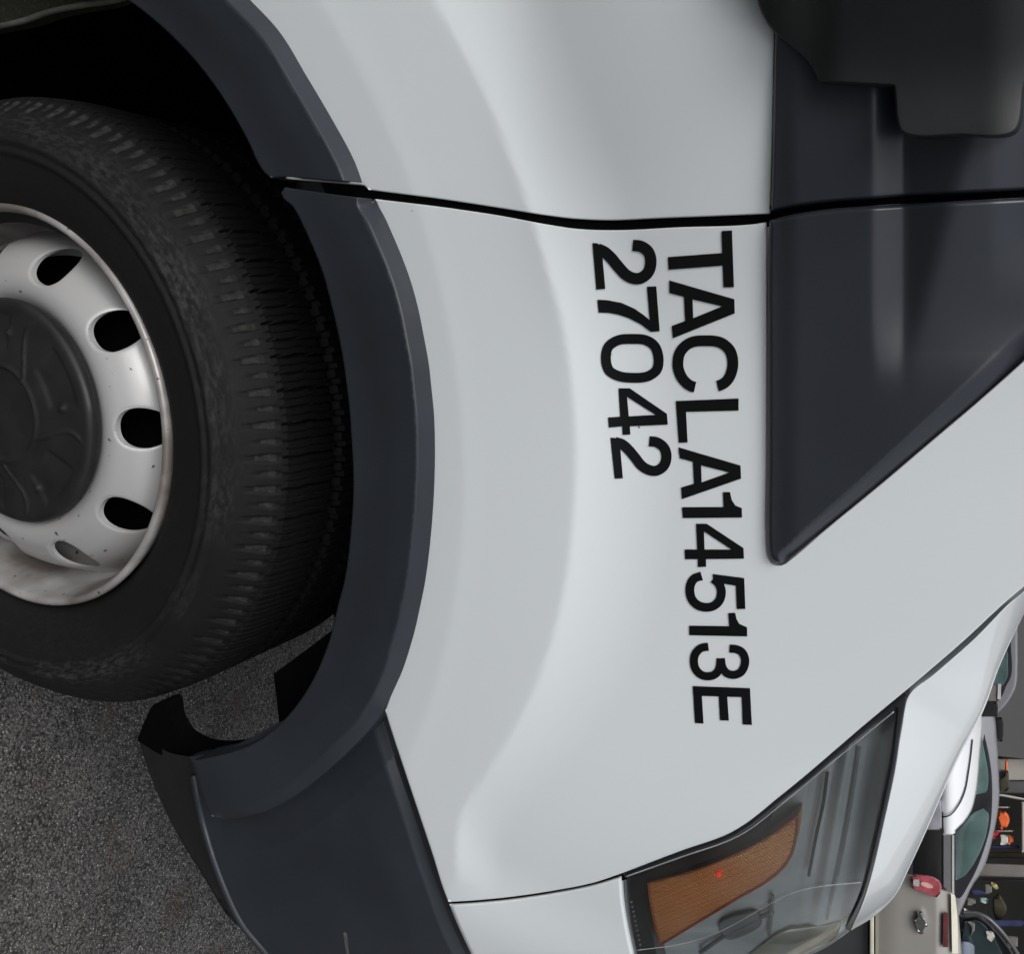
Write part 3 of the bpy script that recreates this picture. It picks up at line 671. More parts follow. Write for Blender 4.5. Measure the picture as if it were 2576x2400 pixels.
def glyph(ch, f, sc, polys=(), strokes=()):
    V = []; E = []; shapes = []
    def addloop(Q):
        s = len(V); V.extend(Q.tolist()); n = len(Q); E.extend([(s+i, s+(i+1) % n) for i in range(n)])
    for po in polys:
        outer, holes = po
        o = dens([f(p) for p in outer]); hs = [dens([f(p) for p in h]) for h in holes]
        addloop(o); [addloop(h) for h in hs]; shapes.append((o, hs))
    for pts, w_, cl in strokes:
        for qd in stroke_quads([f(p) for p in pts], w_/sc, cl):
            addloop(qd); shapes.append((qd, []))
    vo, eo, fo, *_ = delaunay_2d_cdt([Vector(v) for v in V], E, [], 0, 1e-3)
    V2 = np.array([[v.x, v.y] for v in vo]); F = np.array([list(x) for x in fo]); cen = V2[F].mean(1)
    ok = np.zeros(len(F), bool)
    for o, hs in shapes:
        i = inside(cen, o)
        for h in hs: i &= ~inside(cen, h)
        ok |= i
    F = F[ok]
    P3 = at_y(V2[:, 0], V2[:, 1], ySurf(V2[:, 0], V2[:, 1], -.0009))
    e = .5
    g = lambda dx, dy: at_y(V2[:, 0]+dx, V2[:, 1]+dy, ySurf(V2[:, 0]+dx, V2[:, 1]+dy))
    N = np.cross(g(e, 0)-g(-e, 0), g(0, e)-g(0, -e)); N /= np.linalg.norm(N, axis=1)[:, None]
    N[(N*(P3-CAM)).sum(1) > 0] *= -1
    faces = []
    for x in F:
        a, b, c = P3[x]; faces.append(x if np.dot(np.cross(b-a, c-a), a-CAM) < 0 else x[::-1])
    o = mesh_obj('letter' if ch.isalpha() else 'digit', P3, faces, M['vinyl'], fender, N)
    o['label'] = 'black %s %s' % ('letter' if ch.isalpha() else 'digit', ch)
sa, sb = 2.6455, 2.8055
glyph('T', A_, sa, [([(1098, 107), (1168, 104), (1181, 482), (1112, 482)], []), ([(741, 281), (1103, 254), (1106, 338), (746, 365)], [])])
glyph('A', A_, sa, [([(750, 436), (1184, 562), (1186, 656), (775, 822), (767, 740), (857, 706), (848, 546), (752, 520)], [[(906, 563), (1103, 609), (910, 688)]])])
glyph('C', A_, sa, [], [([(922, 1148), (900, 1142), (862, 1117), (828, 1072), (808, 1000), (825, 912), (890, 852), (990, 838), (1095, 852), (1155, 905), (1174, 990), (1160, 1062), (1133, 1106), (1094, 1133), (1072, 1139)], 72, False)])
glyph('L', A_, sa, [([(1212, 1223), (1212, 1303), (862, 1312), (873, 1516), (814, 1518), (794, 1240)], [])])
glyph('A', A_, sa, [([(812, 1548), (1225, 1670), (1228, 1757), (835, 1894), (830, 1816), (916, 1790), (908, 1645), (820, 1621)], [[(963, 1668), (1150, 1716), (966, 1782)]])])
glyph('1', F_, 1, [([(1819, 1238), (1836.5, 1238), (1841, 1258), (1850, 1272), (1866, 1278), (1867, 1302), (1718, 1303.5), (1716, 1276), (1820.5, 1275.6)], [])])
glyph('4', B_, sb, [([(985, 218), (1060, 218), (1320, 390), (1323, 465), (1055, 468), (1056, 522), (998, 524), (998, 468), (908, 469), (904, 400), (994, 400)], [[(1041, 272), (1235, 400), (1045, 400)]])])
glyph('5', B_, sb, [([(1325, 602), (1333, 820), (1273, 822), (1267, 656), (1165, 640), (1108, 636), (1103, 573)], [])],
      [([(1108, 607), (1146, 642), (1164, 700), (1150, 760), (1110, 798), (1057, 809), (1000, 795), (958, 755), (942, 700), (948, 645), (975, 604), (1025, 587)], 62, False)])
glyph('1', B_, sb, [([(1213, 850), (1262, 847), (1270, 890), (1290, 925), (1345, 950), (1346, 1014), (938, 1006), (937, 938), (1220, 942)], [])])
glyph('3', B_, sb, [], [([(1072, 1087), (1020, 1097), (982, 1135), (970, 1190), (985, 1250), (1025, 1287), (1075, 1296), (1120, 1282), (1150, 1240), (1160, 1170)], 58, False),
                        ([(1160, 1170), (1172, 1235), (1205, 1275), (1255, 1286), (1300, 1268), (1326, 1225), (1330, 1170), (1308, 1125), (1270, 1105), (1222, 1100)], 58, False)])
glyph('E', B_, sb, [([(962, 1365), (1366, 1380), (1369, 1446), (965, 1433)], []), ([(966, 1430), (1026, 1434), (1038, 1630), (978, 1627)], []), ([(1146, 1438), (1205, 1440), (1217, 1610), (1155, 1607)], []), ([(1308, 1440), (1369, 1443), (1379, 1640), (1315, 1637)], [])])
two = [(507, 203), (562, 210), (610, 245), (628, 310), (611, 380), (562, 420), (520, 424), (465, 400), (412, 345), (360, 283), (318, 246), (272, 226)]
glyph('2', A_, sa, [([(239, 187), (275, 189), (306, 240), (307, 290), (325, 493), (265, 497)], [])], [(two, 76, False)])
glyph('7', A_, sa, [([(602, 478), (664, 476), (687, 775), (628, 779), (560, 728), (480, 687), (410, 664), (345, 652), (280, 651), (272, 565), (340, 568), (430, 585), (520, 625), (580, 667), (621, 701)], [])])
glyph('0', A_, sa, [], [([(505, 826), (590, 833), (650, 870), (679, 950), (668, 1030), (610, 1074), (505, 1085), (410, 1072), (350, 1035), (329, 960), (345, 880), (410, 835)], 66, True)])
glyph('4', A_, sa, [([(413, 1155), (488, 1155), (735, 1325), (741, 1397), (488, 1408), (492, 1463), (440, 1465), (437, 1409), (348, 1417), (344, 1349), (424, 1344)], [[(470, 1212), (660, 1332), (481, 1342)]])])
two2 = [(617, 1508), (668, 1515), (716, 1552), (732, 1612), (714, 1672), (665, 1704), (625, 1702), (572, 1675), (522, 1615), (475, 1560), (434, 1526), (390, 1513)]
glyph('2', A_, sa, [([(359, 1483), (392, 1486), (421, 1530), (427, 1580), (442, 1755), (387, 1757)], [])], [(two2, 68, False)])

# ------------------------------------------------------------------ wheel
wc = (-.008, 0, WZ)
wheel = empty('wheel', wc, van)
def make_tyre():
    key = [(.221, .012), (.229, .002), (.236, -.004), (.244, -.0085), (.262, -.0145), (.280, -.018), (.2835, -.0185), (.285, -.0205), (.2885, -.0205), (.290, -.0185), (.293, -.0182), (.2955, -.0198), (.299, -.0198), (.301, -.0165), (.306, -.0145), (.313, -.0105), (.318, -.0065), (.322, -.002), (.3262, .0035), (.330, .009), (.334, .0145), (.338, .020), (.3415, .0265)]
    tread = [(.3435+.0045*math.sin(math.pi/2*min(1, i/10)), .0265+.0056*i) for i in range(1, 38)]
    tail = [(.340, .243), (.32, .253), (.29, .26), (.25, .252), (.225, .245)]
    prof = key+tread+tail; pr = np.array(prof); pr[:, 0] = .228+(pr[:, 0]-.228)*1.105; SC = lambda r: .228+(r-.228)*1.105; n = 64*26; A = np.linspace(0, 2*np.pi, n, endpoint=False)
    R = np.repeat(pr[None, :, 0], n, 0); Y = np.repeat(pr[None, :, 1], n, 0); yv = pr[None, :, 1]
    ph = (A*64/(2*np.pi))[:, None]
    on = (pr[:, 0] > SC(.3434))[None] & (yv < .226)
    wob = .012*np.sin(yv*170)
    f = lambda o, h, per=1.: np.abs(((ph*per+o+wob*per) % 1)-.5) < h*per
    sh = (yv < .098) | ((yv > .112) & (yv < .146)) | (yv > .158)
    dep = np.zeros_like(R)
    dep = np.where(f(0, .045), .0065, dep)
    dep = np.maximum(dep, np.where(f(.5, .03), .0035, 0)); dep = np.maximum(dep, np.where(f(.25, .02) | f(.75, .02), .0018, 0))
    R = R-np.where(on & sh, dep, 0)
    zig = .003*np.sign(np.sin(A*128))[:, None]
    for g in (.105, .152, .192): R = R-np.where(on & (np.abs(yv-g-zig) < .005), .008, 0)
    # wedge notches on the shoulder
    k0, k1 = SC(.319), SC(.3412)
    fr = np.clip((pr[:, 0]-k0)/(k1-k0), 0, 1)[None]; insh = (pr[:, 0] > k0)[None] & (pr[:, 0] < k1)[None] & (yv < .05)
    w1 = insh & (np.abs((ph % 1)-.5) < .04+.13*fr) & (fr > .15); w2 = insh & (np.abs(((ph+.5) % 1)-.5) < .03+.09*fr) & (fr > .35)
    Y = Y+np.where(w1, .0035, 0)+np.where(w2, .0022, 0); R = R-np.where(w1, .0015, 0)-np.where(w2, .0008, 0)
    V = np.zeros((n, len(pr), 3)); V[..., 0] = .001+np.cos(A)[:, None]*R; V[..., 2] = WZ+np.sin(A)[:, None]*R; V[..., 1] = Y
    m_ = len(pr); ii = np.arange(n); jj = (ii+1) % n; kk = np.arange(m_-1)
    F = np.stack([ii[:, None]*m_+kk, ii[:, None]*m_+kk+1, jj[:, None]*m_+kk+1, jj[:, None]*m_+kk], -1).reshape(-1, 4)
    o = mesh_obj('tyre', V.reshape(-1, 3), F.tolist(), [M['tyre'], M['notch_rubber']], wheel)
    wm = ((w1 | w2)[:, :-1] & (w1 | w2)[:, 1:]).reshape(-1).astype(np.int32)
    o.data.polygons.foreach_set('material_index', wm)  # notch faces get the paler rubber
    sm = np.ones((n, m_-1), bool); sm[:, len(key)-1:] = False; o.data.polygons.foreach_set('use_smooth', sm.reshape(-1))
    return o
make_tyre()
# rim: flange and well, then the pierced disc
lathe('rim', [(r*.985, y) for r, y in [(.221, .03), (.226, .016), (.2315, .006), (.2345, -.001), (.2335, -.0055), (.2295, -.0075), (.2265, -.0055), (.2245, .002), (.2225, .012), (.219, .022), (.2165, .034), (.2155, .050), (.211, .058), (.205, .061), (.198, .062), (.19, .062), (.12, .13)]], wc, M['rim'], wheel, 192)
def wheel_panel(name, Rout, Rin, holes, yf, material, n=200, grid=.005, hole_lip=.004):
    t = np.linspace(0, 2*np.pi, n, endpoint=False)
    lo = np.stack([Rout*np.cos(t), Rout*np.sin(t)], 1); li = [np.stack([Rin*np.cos(t), Rin*np.sin(t)], 1)] if Rin > 0 else []
    loops = [lo]+li+holes; V = []; E = []
    for lp in loops:
        s = len(V); V.extend(lp.tolist()); m_ = len(lp); E.extend([(s+i, s+(i+1) % m_) for i in range(m_)])
    rings = []
    for h in holes:
        c = h.mean(0)
        for f in (1.05, 1.12, 1.22, 1.36): rings.append(c+(h-c)*f)
    for r in np.arange(max(Rin, .004)+grid*.6, Rout-grid*.3, grid):
        k = max(8, int(2*np.pi*r/grid)); a = np.linspace(0, 2*np.pi, k, endpoint=False)+r*40; rings.append(np.stack([r*np.cos(a), r*np.sin(a)], 1))
    R = np.concatenate(rings); ok = (np.hypot(*R.T) < Rout-.001) & (np.hypot(*R.T) > Rin+.001)
    for h in holes: ok &= ~inside(R, h) & (dist_poly(R, h) > .0006)
    V = np.concatenate([np.array(V), R[ok]])
    vo, eo, fo, ov, *_ = delaunay_2d_cdt([Vector(v) for v in V], E, [], 0, 1e-7)
    V2 = np.array([[v.x, v.y] for v in vo]); F = np.array([list(x) for x in fo]); cen = V2[F].mean(1)
    ok = np.hypot(*cen.T) < Rout*.99995
    if Rin > 0: ok &= np.hypot(*cen.T) > Rin
    for h in holes: ok &= ~inside(cen, h)
    F = F[ok]
    def yv(P):
        y = yf(P)
        for h in holes:
            near = np.hypot(*(P-h.mean(0)).T) < .06; d = np.full(len(P), 1.)
            if near.any(): d[near] = dist_poly(P[near], h)
            y = y+.0022*(1-np.sqrt(np.maximum(0, 1-(1-np.clip(d/hole_lip, 0, 1))**2)))
        return y
    y = yv(V2); e = 2e-4
    dx = (yv(V2+[e, 0])-yv(V2-[e, 0]))/(2*e); dz = (yv(V2+[0, e])-yv(V2-[0, e]))/(2*e)
    N = np.stack([dx, -np.ones_like(dx), dz], 1); N /= np.linalg.norm(N, axis=1)[:, None]
    P3 = np.stack([V2[:, 0]+wc[0], y, V2[:, 1]+WZ], 1)
    faces = []
    for x in F:
        a, b, c = P3[x]; faces.append(x if np.cross(b-a, c-a)[1] < 0 else x[::-1])
    verts = [P3]; norms = [N]; base = len(P3)
    inv = {}
    for oi, lst in enumerate(ov):
        for q_ in lst: inv[q_] = oi
    s = 0
    for li_, lp in enumerate(loops):
        m_ = len(lp); idx = [inv[s+i] for i in range(m_)]; ring = P3[idx]; back = ring+[0, .005, 0]
        if li_ > 1 or (li_ == 1 and Rin == 0): wn = ring-ring.mean(0); wn = -wn
        else: wn = (ring-[wc[0], 0, WZ])*(1 if li_ == 0 else -1)
        wn = wn*[1, 0, 1]; wn /= np.linalg.norm(wn, axis=1)[:, None]
        verts += [ring, back]; norms += [wn, wn]
        for i in range(m_):
            j = (i+1) % m_; q_ = [base+i, base+j, base+m_+j, base+m_+i]; a, b, c = ring[i], ring[j], back[j]
            faces.append(q_ if np.dot(np.cross(b-a, c-a), wn[i]) > 0 else q_[::-1])
        base += 2*m_; s += m_
    return mesh_obj(name, np.concatenate(verts), faces, material, wheel, np.concatenate(norms))
DR = np.array([.100, .112, .122, .130, .138, .148, .157, .166, .175, .185, .194, .201, .206]); DY = np.array([.012, .009, .004, -.002, -.006, -.007, -.005, .0, .006, .016, .031, .047, .060])
def smooth_interp(r):
    return sum(np.interp(r+o, DR, DY) for o in (-.004, -.002, 0, .002, .004))/5
hs = []
HA0, HN = 82., 10
for k in range(HN):
    a = math.radians(HA0+k*360/HN); c = np.array([math.cos(a), math.sin(a)])*.1745; tn = np.array([-math.sin(a), math.cos(a)]); rd = np.array([math.cos(a), math.sin(a)])
    tt = np.linspace(0, 2*np.pi, 40, endpoint=False)
    ex = lambda v: np.sign(v)*np.abs(v)**.93
    hs.append(c+np.outer(ex(np.cos(tt))*.0226, tn)+np.outer(ex(np.sin(tt))*.0205, rd))
wheel_panel('rim_disc', .206, .104, hs, lambda P: smooth_interp(np.hypot(*P.T)), M['rim'])
def cap_y(P):
    r = np.hypot(*P.T); a = np.arctan2(P[:, 1], P[:, 0])
    y = -.016-.008*(1-sstep(.02, .122, r))
    y = y+.006*(1-np.sqrt(np.maximum(0, 1-np.clip((r-.121)/.0075, 0, 1)**2)))
    y = y-.0022*np.exp(-((r-.055)/.0022)**2)+.003*(1-sstep(.050, .054, r))
    for k in range(5):
        a0 = 2*np.pi*k/5+.35; c = np.array([math.cos(a0), math.sin(a0)])*.092
        y = y-.004*np.exp(-(np.hypot(*(P-c).T)/.0045)**2)
        # curved rib between centre ring and edge
        da = (a-a0-.63-.35*np.sin((r-.055)/.075*2.6)+np.pi) % (2*np.pi)-np.pi
        y = y-.0022*np.exp(-(da*r/.0028)**2)*sstep(.052, .062, r)*sstep(.122, .112, r)
        # lens-shaped recesses
        db = (a-a0-.3+np.pi) % (2*np.pi)-np.pi
        y = y+.0025*sstep(.35, .25, np.abs(db))*sstep(.07, .08, r)*sstep(.118, .108, r)
    return y
wheel_panel('hub_cap', .1285, 0, [], cap_y, M['cap'], grid=.0025)

# wheel housing
lathe('wheel_liner', [(.508, -.046), (.502, -.030), (.492, -.015), (.488, .02)], wc, M['dark'], van, 96, 40, 200)
lathe('wheel_liner', [(.487, .06), (.486, .10), (.486, .22), (.483, .33), (.44, .36), (.30, .37), (.05, .37)], wc, M['felt'], van, 96, 14, 66)
lathe('wheel_liner', [(.488, .02), (.486, .10), (.486, .22), (.483, .33), (.44, .36), (.30, .37), (.05, .37)], wc, M['black'], van, 96, 66, 222)  # rear of the felt liner, arch shade put into a black colour
lathe('dark_backing_drum', [(.02, .045), (.13, .045), (.19, .075), (.20, .09), (.20, .2)], wc, M['black'], van, 64)  # black drum added so the rim holes show dark
panel('splash_guard', [(-40, 55, 1), (40, 40), (100, 20), (160, 8), (215, -4), (260, -60, 1), (260, -300, 1), (-60, -300, 1)], lambda px, py: np.full(np.shape(px), .03), M['guard'], van, thick=.02)
q = spline([(-40, 57), (40, 41), (100, 21), (160, 9), (230, -2), (300, -30)], 7, False)
tube('guard_bead', at_y(q[:, 0], q[:, 1], .025), .003, mat('guard_bead_grey', (.09, .09, .075), rough=.5, noise=(60, .4)), van, 8)
# the hidden bulk of the van: chassis and engine bay that shade the wheel housing
box('chassis', (-3.6, .42, .22), (.25, 1.85, .98), M['black'], van)
box('body_side', (-3.6, -.03, .24), (-.60, 1.9, 2.35), M['paint'], van, bev=.06)

# ------------------------------------------------------------------ the street beyond the van
_panel = panel
def panel(name, outline, depth, material, parent, **kw):
    c = np.mean([(p[0]*K, p[1]*K) for p in outline], 0); d = dirs(min(c[0], 2500), c[1])
    return _panel(name, outline, depth, material, parent, tdir=tuple(d/d[1]), **kw)
def flat(y): return lambda px, py: np.full(np.shape(px), float(y))
def bulge(y, amt, c, w_):
    """body side that swells: depth grows away from picture column c"""
    return lambda px, py: y+amt*((px/K-c)/w_)**2
M['silver'] = mat('silver_car_paint', (.34, .34, .36), rough=.3, metal=.5, coat=.6, noise=(3, .05))
M['whitecar'] = mat('white_car_paint', (.78, .80, .83), rough=.25, coat=.8, noise=(3, .03))
M['beigecar'] = mat('beige_car_paint', (.40, .385, .355), rough=.35, metal=.25, coat=.5, noise=(4, .06))
M['darkcar'] = mat('black_car_paint', (.010, .011, .014), rough=.15, coat=.8, noise=(4, .2))
M['grey_shade'] = mat('grey_trim_and_shade', (.05, .052, .055), rough=.35, coat=.5, noise=(4, .1))
M['rubber'] = mat('window_rubber', (.018, .018, .024), rough=.4, noise=(20, .2))
M['redlamp'] = mat('red_tail_lamp', (.45, .10, .12), rough=.15, coat=.8, noise=(30, .35))
M['reddark'] = mat('dark_red_lamp', (.07, .008, .01), rough=.2, noise=(30, .3))
M['pinklamp'] = mat('pink_lamp_core', (.7, .42, .42), rough=.2, noise=(30, .2))
M['bright'] = mat('bright_trim', (.62, .62, .62), rough=.25, metal=.3, noise=(20, .1))
M['cream'] = mat('cream_paint', (.62, .60, .50), rough=.5, noise=(9, .12))
M['wall'] = mat('grey_render', (.105, .105, .108), rough=.9, noise=(1.3, .08, 8), bump=(40, .2, .01))
M['beigewall'] = mat('beige_wall', (.36, .34, .31), rough=.9, noise=(2, .12, 8), bump=(40, .2, .01))
M['shopdark'] = mat('dark_shop_interior', (.018, .018, .016), rough=.8, noise=(1.5, .4, 6))
M['shelf'] = mat('white_shelf', (.5, .5, .48), rough=.6, noise=(6, .12))
M['slab'] = mat('grey_brown_board', (.17, .155, .145), rough=.8, noise=(4, .2, 6))
M['orange'] = mat('orange_plastic', (.72, .14, .04), rough=.5, noise=(12, .2))
M['redbox'] = mat('crimson_box', (.45, .03, .06), rough=.5, noise=(12, .25))
M['jar'] = mat('pale_jar', (.55, .53, .48), rough=.4, noise=(12, .15))
M['olive'] = mat('olive_crate', (.05, .045, .028), rough=.7, noise=(8, .4))
M['yellow'] = mat('yellow_plastic', (.45, .42, .16), rough=.5, noise=(20, .25))
M['bluecloth'] = mat('navy_cloth', (.03, .035, .10), rough=.8, noise=(12, .35))
M['teal'] = mat('pale_teal', (.30, .42, .42), rough=.4, noise=(12, .2))
M['chromelogo'] = mat('chrome_badge', (.55, .55, .55), rough=.2, metal=.9, noise=(30, .1))

# silver car seen through the gap, side windows towards us
sc_ = empty('car', (2.6, 4.3, -.005)); tag(sc_, 'silver car with greenish windows and curved roof beyond the white van hood', 'car')
YB = 3.7
panel('car_body', [(1911, 1385, 1), (1928, 1390), (1934, 1430), (1937.5, 1471), (1939.5, 1510), (1940, 1548), (1937.5, 1575), (1928, 1624), (1914, 1675), (1901, 1701), (1888, 1720), (1873, 1753), (1861, 1780, 1), (1800, 1830), (1700, 1840), (1640, 1800), (1600, 1700, 1), (1600, 1450, 1), (1850, 1360)],
      bulge(YB, .10, 1850, 90), M['silver'], sc_, roll=7, rolld=.06, thick=1.5, grid=12)
panel('car_door', [(1600, 1560, 1), (1800, 1580, 1), (1829, 1590, 1), (1829, 1722, 1), (1790, 1716), (1600, 1740, 1)], bulge(YB-.03, .5, 1850, 170), M['grey_shade'], sc_, roll=3, rolld=.02, thick=.02, grid=12)  # dark ground mirrored in the silver door, put into its grey
panel('belt_panel', [(1832, 1600, 1), (1847, 1600, 1), (1847, 1738, 1), (1832, 1722, 1)], flat(YB-.03), mat('mid_grey_sill', (.17, .17, .18), rough=.35, coat=.3, noise=(5, .08)), sc_, thick=.02)
panel('belt_trim', [(1848.5, 1600, 1), (1852.5, 1600, 1), (1852.5, 1742, 1), (1848.5, 1742, 1)], flat(YB-.035), M['bright'], sc_, thick=.02)
panel('window_frame', [(1853.5, 1600, 1), (1875, 1560), (1900, 1480), (1911, 1425, 1), (1920, 1466), (1925, 1501), (1926.5, 1548), (1922.5, 1606), (1913.5, 1641), (1896, 1689), (1880, 1720), (1862, 1745), (1853.5, 1742, 1)],
      flat(YB-.02), M['rubber'], sc_, roll=2, rolld=.01, thick=.02)
panel('rear_window', [(1854, 1616, 1), (1872, 1598), (1887, 1579, 1), (1912, 1568, 1), (1918, 1575), (1915, 1620), (1904, 1652), (1888, 1682), (1872, 1702), (1854, 1711, 1)], flat(YB-.025), M['glass'], sc_, roll=2, rolld=.01, thick=.01)
panel('front_window', [(1893, 1544, 1), (1916, 1539, 1), (1919, 1520), (1918, 1495), (1912, 1462), (1906, 1430, 1), (1898, 1480)], flat(YB-.025), M['glass'], sc_, roll=2, rolld=.01, thick=.01)

# white car corner in front of it
wcar = empty('car', (2.4, 3.2, -.005)); tag(wcar, 'white car with a curved shut line between the van hood and the silver car', 'car')
YW = 3.0
panel('car_body', [(1896, 1385, 1), (1906, 1388, 1), (1907.5, 1405), (1904.5, 1440), (1902, 1466), (1899, 1507), (1894, 1545), (1886, 1574), (1872, 1596), (1855, 1613, 1), (1853.5, 1622, 1), (1830, 1622, 1), (1829, 1578, 1), (1700, 1590, 1), (1640, 1500), (1700, 1400, 1)],
      bulge(YW, .25, 1840, 60), M['whitecar'], wcar, roll=4, rolld=.05, thick=.6, grid=9)
ribbon('hood_gap', [(1888, 1436), (1885, 1466), (1880, 1501), (1874, 1534), (1861.5, 1563), (1843, 1584), (1827, 1587)], 2.6, lambda px, py: bulge(YW, .25, 1840, 60)(px, py)-.012, M['dark'], wcar)
panel('car_lamp', [(1800, 1570, 1), (1826, 1552, 1), (1828.5, 1585, 1), (1828, 1612, 1), (1790, 1612, 1)], flat(YW-.01), mat('misty_lamp', (.30, .30, .34), rough=.2, coat=.5, noise=(15, .3)), wcar, roll=3, rolld=.02, thick=.02)

# beige car, its tail towards us
bc = empty('car', (1.9, 2.9, -.005)); tag(bc, 'beige car with red tail lamp and emblem just beside the van headlight', 'car')
YC = 2.35
panel('car_body', [(1764, 1697, 1), (1800, 1708), (1828, 1727), (1847, 1733), (1855, 1742), (1860, 1770), (1864, 1811), (1867, 1850), (1869, 1900, 1), (1860, 2000, 1), (1697, 2000, 1), (1697, 1760, 1), (1720, 1700, 1)],
      lambda px, py: YC+.10*np.clip((px/K-1815)/45, 0, 2)**2+.02*np.clip((1750-px/K)/50, 0, 3)**2, M['beigecar'], bc, roll=5, rolld=.05, thick=1.2, grid=9)
panel('bumper', [(1500, 1780, 1), (1688, 1770, 1), (1688, 2000, 1), (1500, 2000, 1)], flat(YC+.03), M['grey_shade'], bc, roll=5, rolld=.04, thick=.4, grid=14)  # shade on the bumper put into a dark grey colour
panel('bumper_strip', [(1688.5, 1770, 1), (1696.5, 1770, 1), (1696.5, 2000, 1), (1688.5, 2000, 1)], flat(YC-.0), M['cream'], bc, roll=2, rolld=.01, thick=.4)
q = lambda x, y: ((2276+x/6.613)/K, (2120+y/6.613)/K)
panel('tail_lamp', [(*q(95, 625), 1), q(150, 540), q(300, 545), q(440, 565), q(560, 620), q(607, 700), q(590, 850), q(535, 915), q(420, 890), q(280, 830), q(120, 755)], flat(YC-.03), M['redlamp'], bc, roll=3, rolld=.02, thick=.06, grid=5)
panel('tail_lamp', [q(270, 665), q(470, 730), q(470, 760), q(265, 700)], flat(YC-.036), M['pinklamp'], bc, thick=.004, grid=4)
panel('tail_lamp', [q(150, 620), q(235, 620), q(235, 740), q(150, 720)], flat(YC-.036), M['bright'], bc, thick=.004, grid=4)
panel('brake_light', [(*q(640, 1185), 1), (*q(720, 1165), 1), (*q(722, 1745), 1), (*q(632, 1745), 1)], lambda px, py: YC-.02+.10*np.clip((px/K-1815)/45, 0, 2)**2, M['reddark'], bc, thick=.01, grid=6)
panel('edge_strip', [(*q(770, 850), 1), (*q(835, 880), 1), q(868, 1150), (*q(890, 1850), 1), (*q(790, 1850), 1)], lambda px, py: YC-.03+.10*np.clip((px/K-1815)/45, 0, 2)**2, M['cream'], bc, thick=.01, grid=6)
# the emblem: a bow-tie shaped cross
panel('emblem', [(*q(205, 1150), 1), (*q(275, 1150), 1), (*q(300, 1200), 1), (*q(345, 1290), 1), (*q(375, 1400), 1), (*q(300, 1530), 1), (*q(215, 1480), 1), (*q(185, 1385), 1), (*q(160, 1330), 1), (*q(165, 1280), 1), (*q(215, 1245), 1)],
      flat(YC-.025), M['chromelogo'], bc, roll=2.2, rolld=.008, thick=.012, grid=4)
panel('emblem_edge', [(*q(195, 1145), 1), (*q(240, 1150), 1), (*q(235, 1250), 1), (*q(180, 1290), 1), (*q(180, 1340), 1), (*q(205, 1390), 1), (*q(235, 1470), 1), (*q(290, 1535), 1), (*q(240, 1520), 1), (*q(190, 1440), 1), (*q(150, 1335), 1), (*q(155, 1275), 1), (*q(205, 1235), 1)],
      flat(YC-.018), M['dark'], bc, thick=.01, grid=4)

# black car further back, right
dc = empty('car', (3.4, 4.6, -.005)); tag(dc, 'black car with its curved window pillar beyond the beige car', 'car')
YD = 4.6
panel('car_body', [(1855, 1760, 1), (1868, 1778), (1897, 1778), (1914, 1787), (1932, 1804), (1955, 1833), (1968, 1853), (1985, 1900, 1), (1985, 2050, 1), (1800, 2050, 1), (1800, 1800, 1)], flat(YD), M['darkcar'], dc, roll=5, rolld=.05, thick=1.2, grid=10)
panel('windscreen', [(1873, 1790, 1), (1897, 1788), (1912, 1798), (1925, 1815), (1940, 1840), (1962, 1900, 1), (1868, 1900, 1), (1866, 1830, 1)], flat(YD-.02), M['glassdk'], dc, roll=2, rolld=.01, thick=.01)
panel('bonnet', [(1864, 1828, 1), (1880, 1829), (1896, 1840), (1906, 1853), (1925, 1930, 1), (1864, 1930, 1)], bulge(YD-.08, .2, 1870, 40), mat('blue_grey_reflection', (.16, .19, .24), rough=.25, coat=.6, noise=(4, .2)), dc, roll=3, rolld=.03, thick=.05, grid=8)  # the black bonnet's reflection is put into its blue-grey colour
panel('seat', [(*q(1350, 1480), 1), q(1440, 1470), q(1500, 1600), (*q(1440, 1660), 1), (*q(1370, 1600), 1)], flat(YD-.035), M['jar'], dc, roll=2, rolld=.01, thick=.02, grid=5)
panel('seat', [(*q(1040, 1320), 1), (*q(1170, 1320), 1), q(1150, 1500), (*q(1090, 1570), 1), q(1110, 1420)], flat(YD-.035), M['slab'], dc, roll=2, rolld=.01, thick=.02, grid=5)
qs = spline([q(960, 1180), q(1200, 1190), q(1360, 1250), q(1550, 1420), q(1760, 1680), q(1900, 1900)], 5, False)
tube('roof_rail', at_y(qs[:, 0], qs[:, 1], YD-.04), .014, M['grey_shade'], dc, 8)

# another silver car at the top
ac = empty('car', (.9, 5.4, -.005)); tag(ac, 'silver car mostly hidden by the hood, its rounded window end showing', 'car')
YA = 5.2
panel('car_body', [(1975.5, 1100, 1), (1975.5, 1234), (1975.5, 1294), (1973, 1328.5), (1964, 1352), (1950, 1372), (1930, 1392, 1), (1850, 1400, 1), (1850, 1100, 1)], flat(YA), M['silver'], ac, roll=5, rolld=.05, thick=1.4, grid=10)
panel('window_frame', [(1962.6, 1100, 1), (1962.6, 1253), (1962.6, 1314), (1953.7, 1331.5), (1944.7, 1353), (1930, 1368, 1), (1880, 1368, 1), (1880, 1100, 1)], flat(YA-.02), M['rubber'], ac, thick=.02, grid=12)
panel('rear_window', [(1957, 1290, 1), (1956, 1315), (1949, 1328), (1940, 1338), (1900, 1345, 1), (1900, 1268, 1), (1957, 1262, 1)], flat(YA-.025), M['glass'], ac, roll=2, rolld=.01, thick=.01)
panel('window_sticker', [(1937.5, 1328, 1), (1943.5, 1328, 1), (1943, 1358, 1), (1936.5, 1358, 1)], flat(YA-.04), M['bright'], ac, thick=.005)
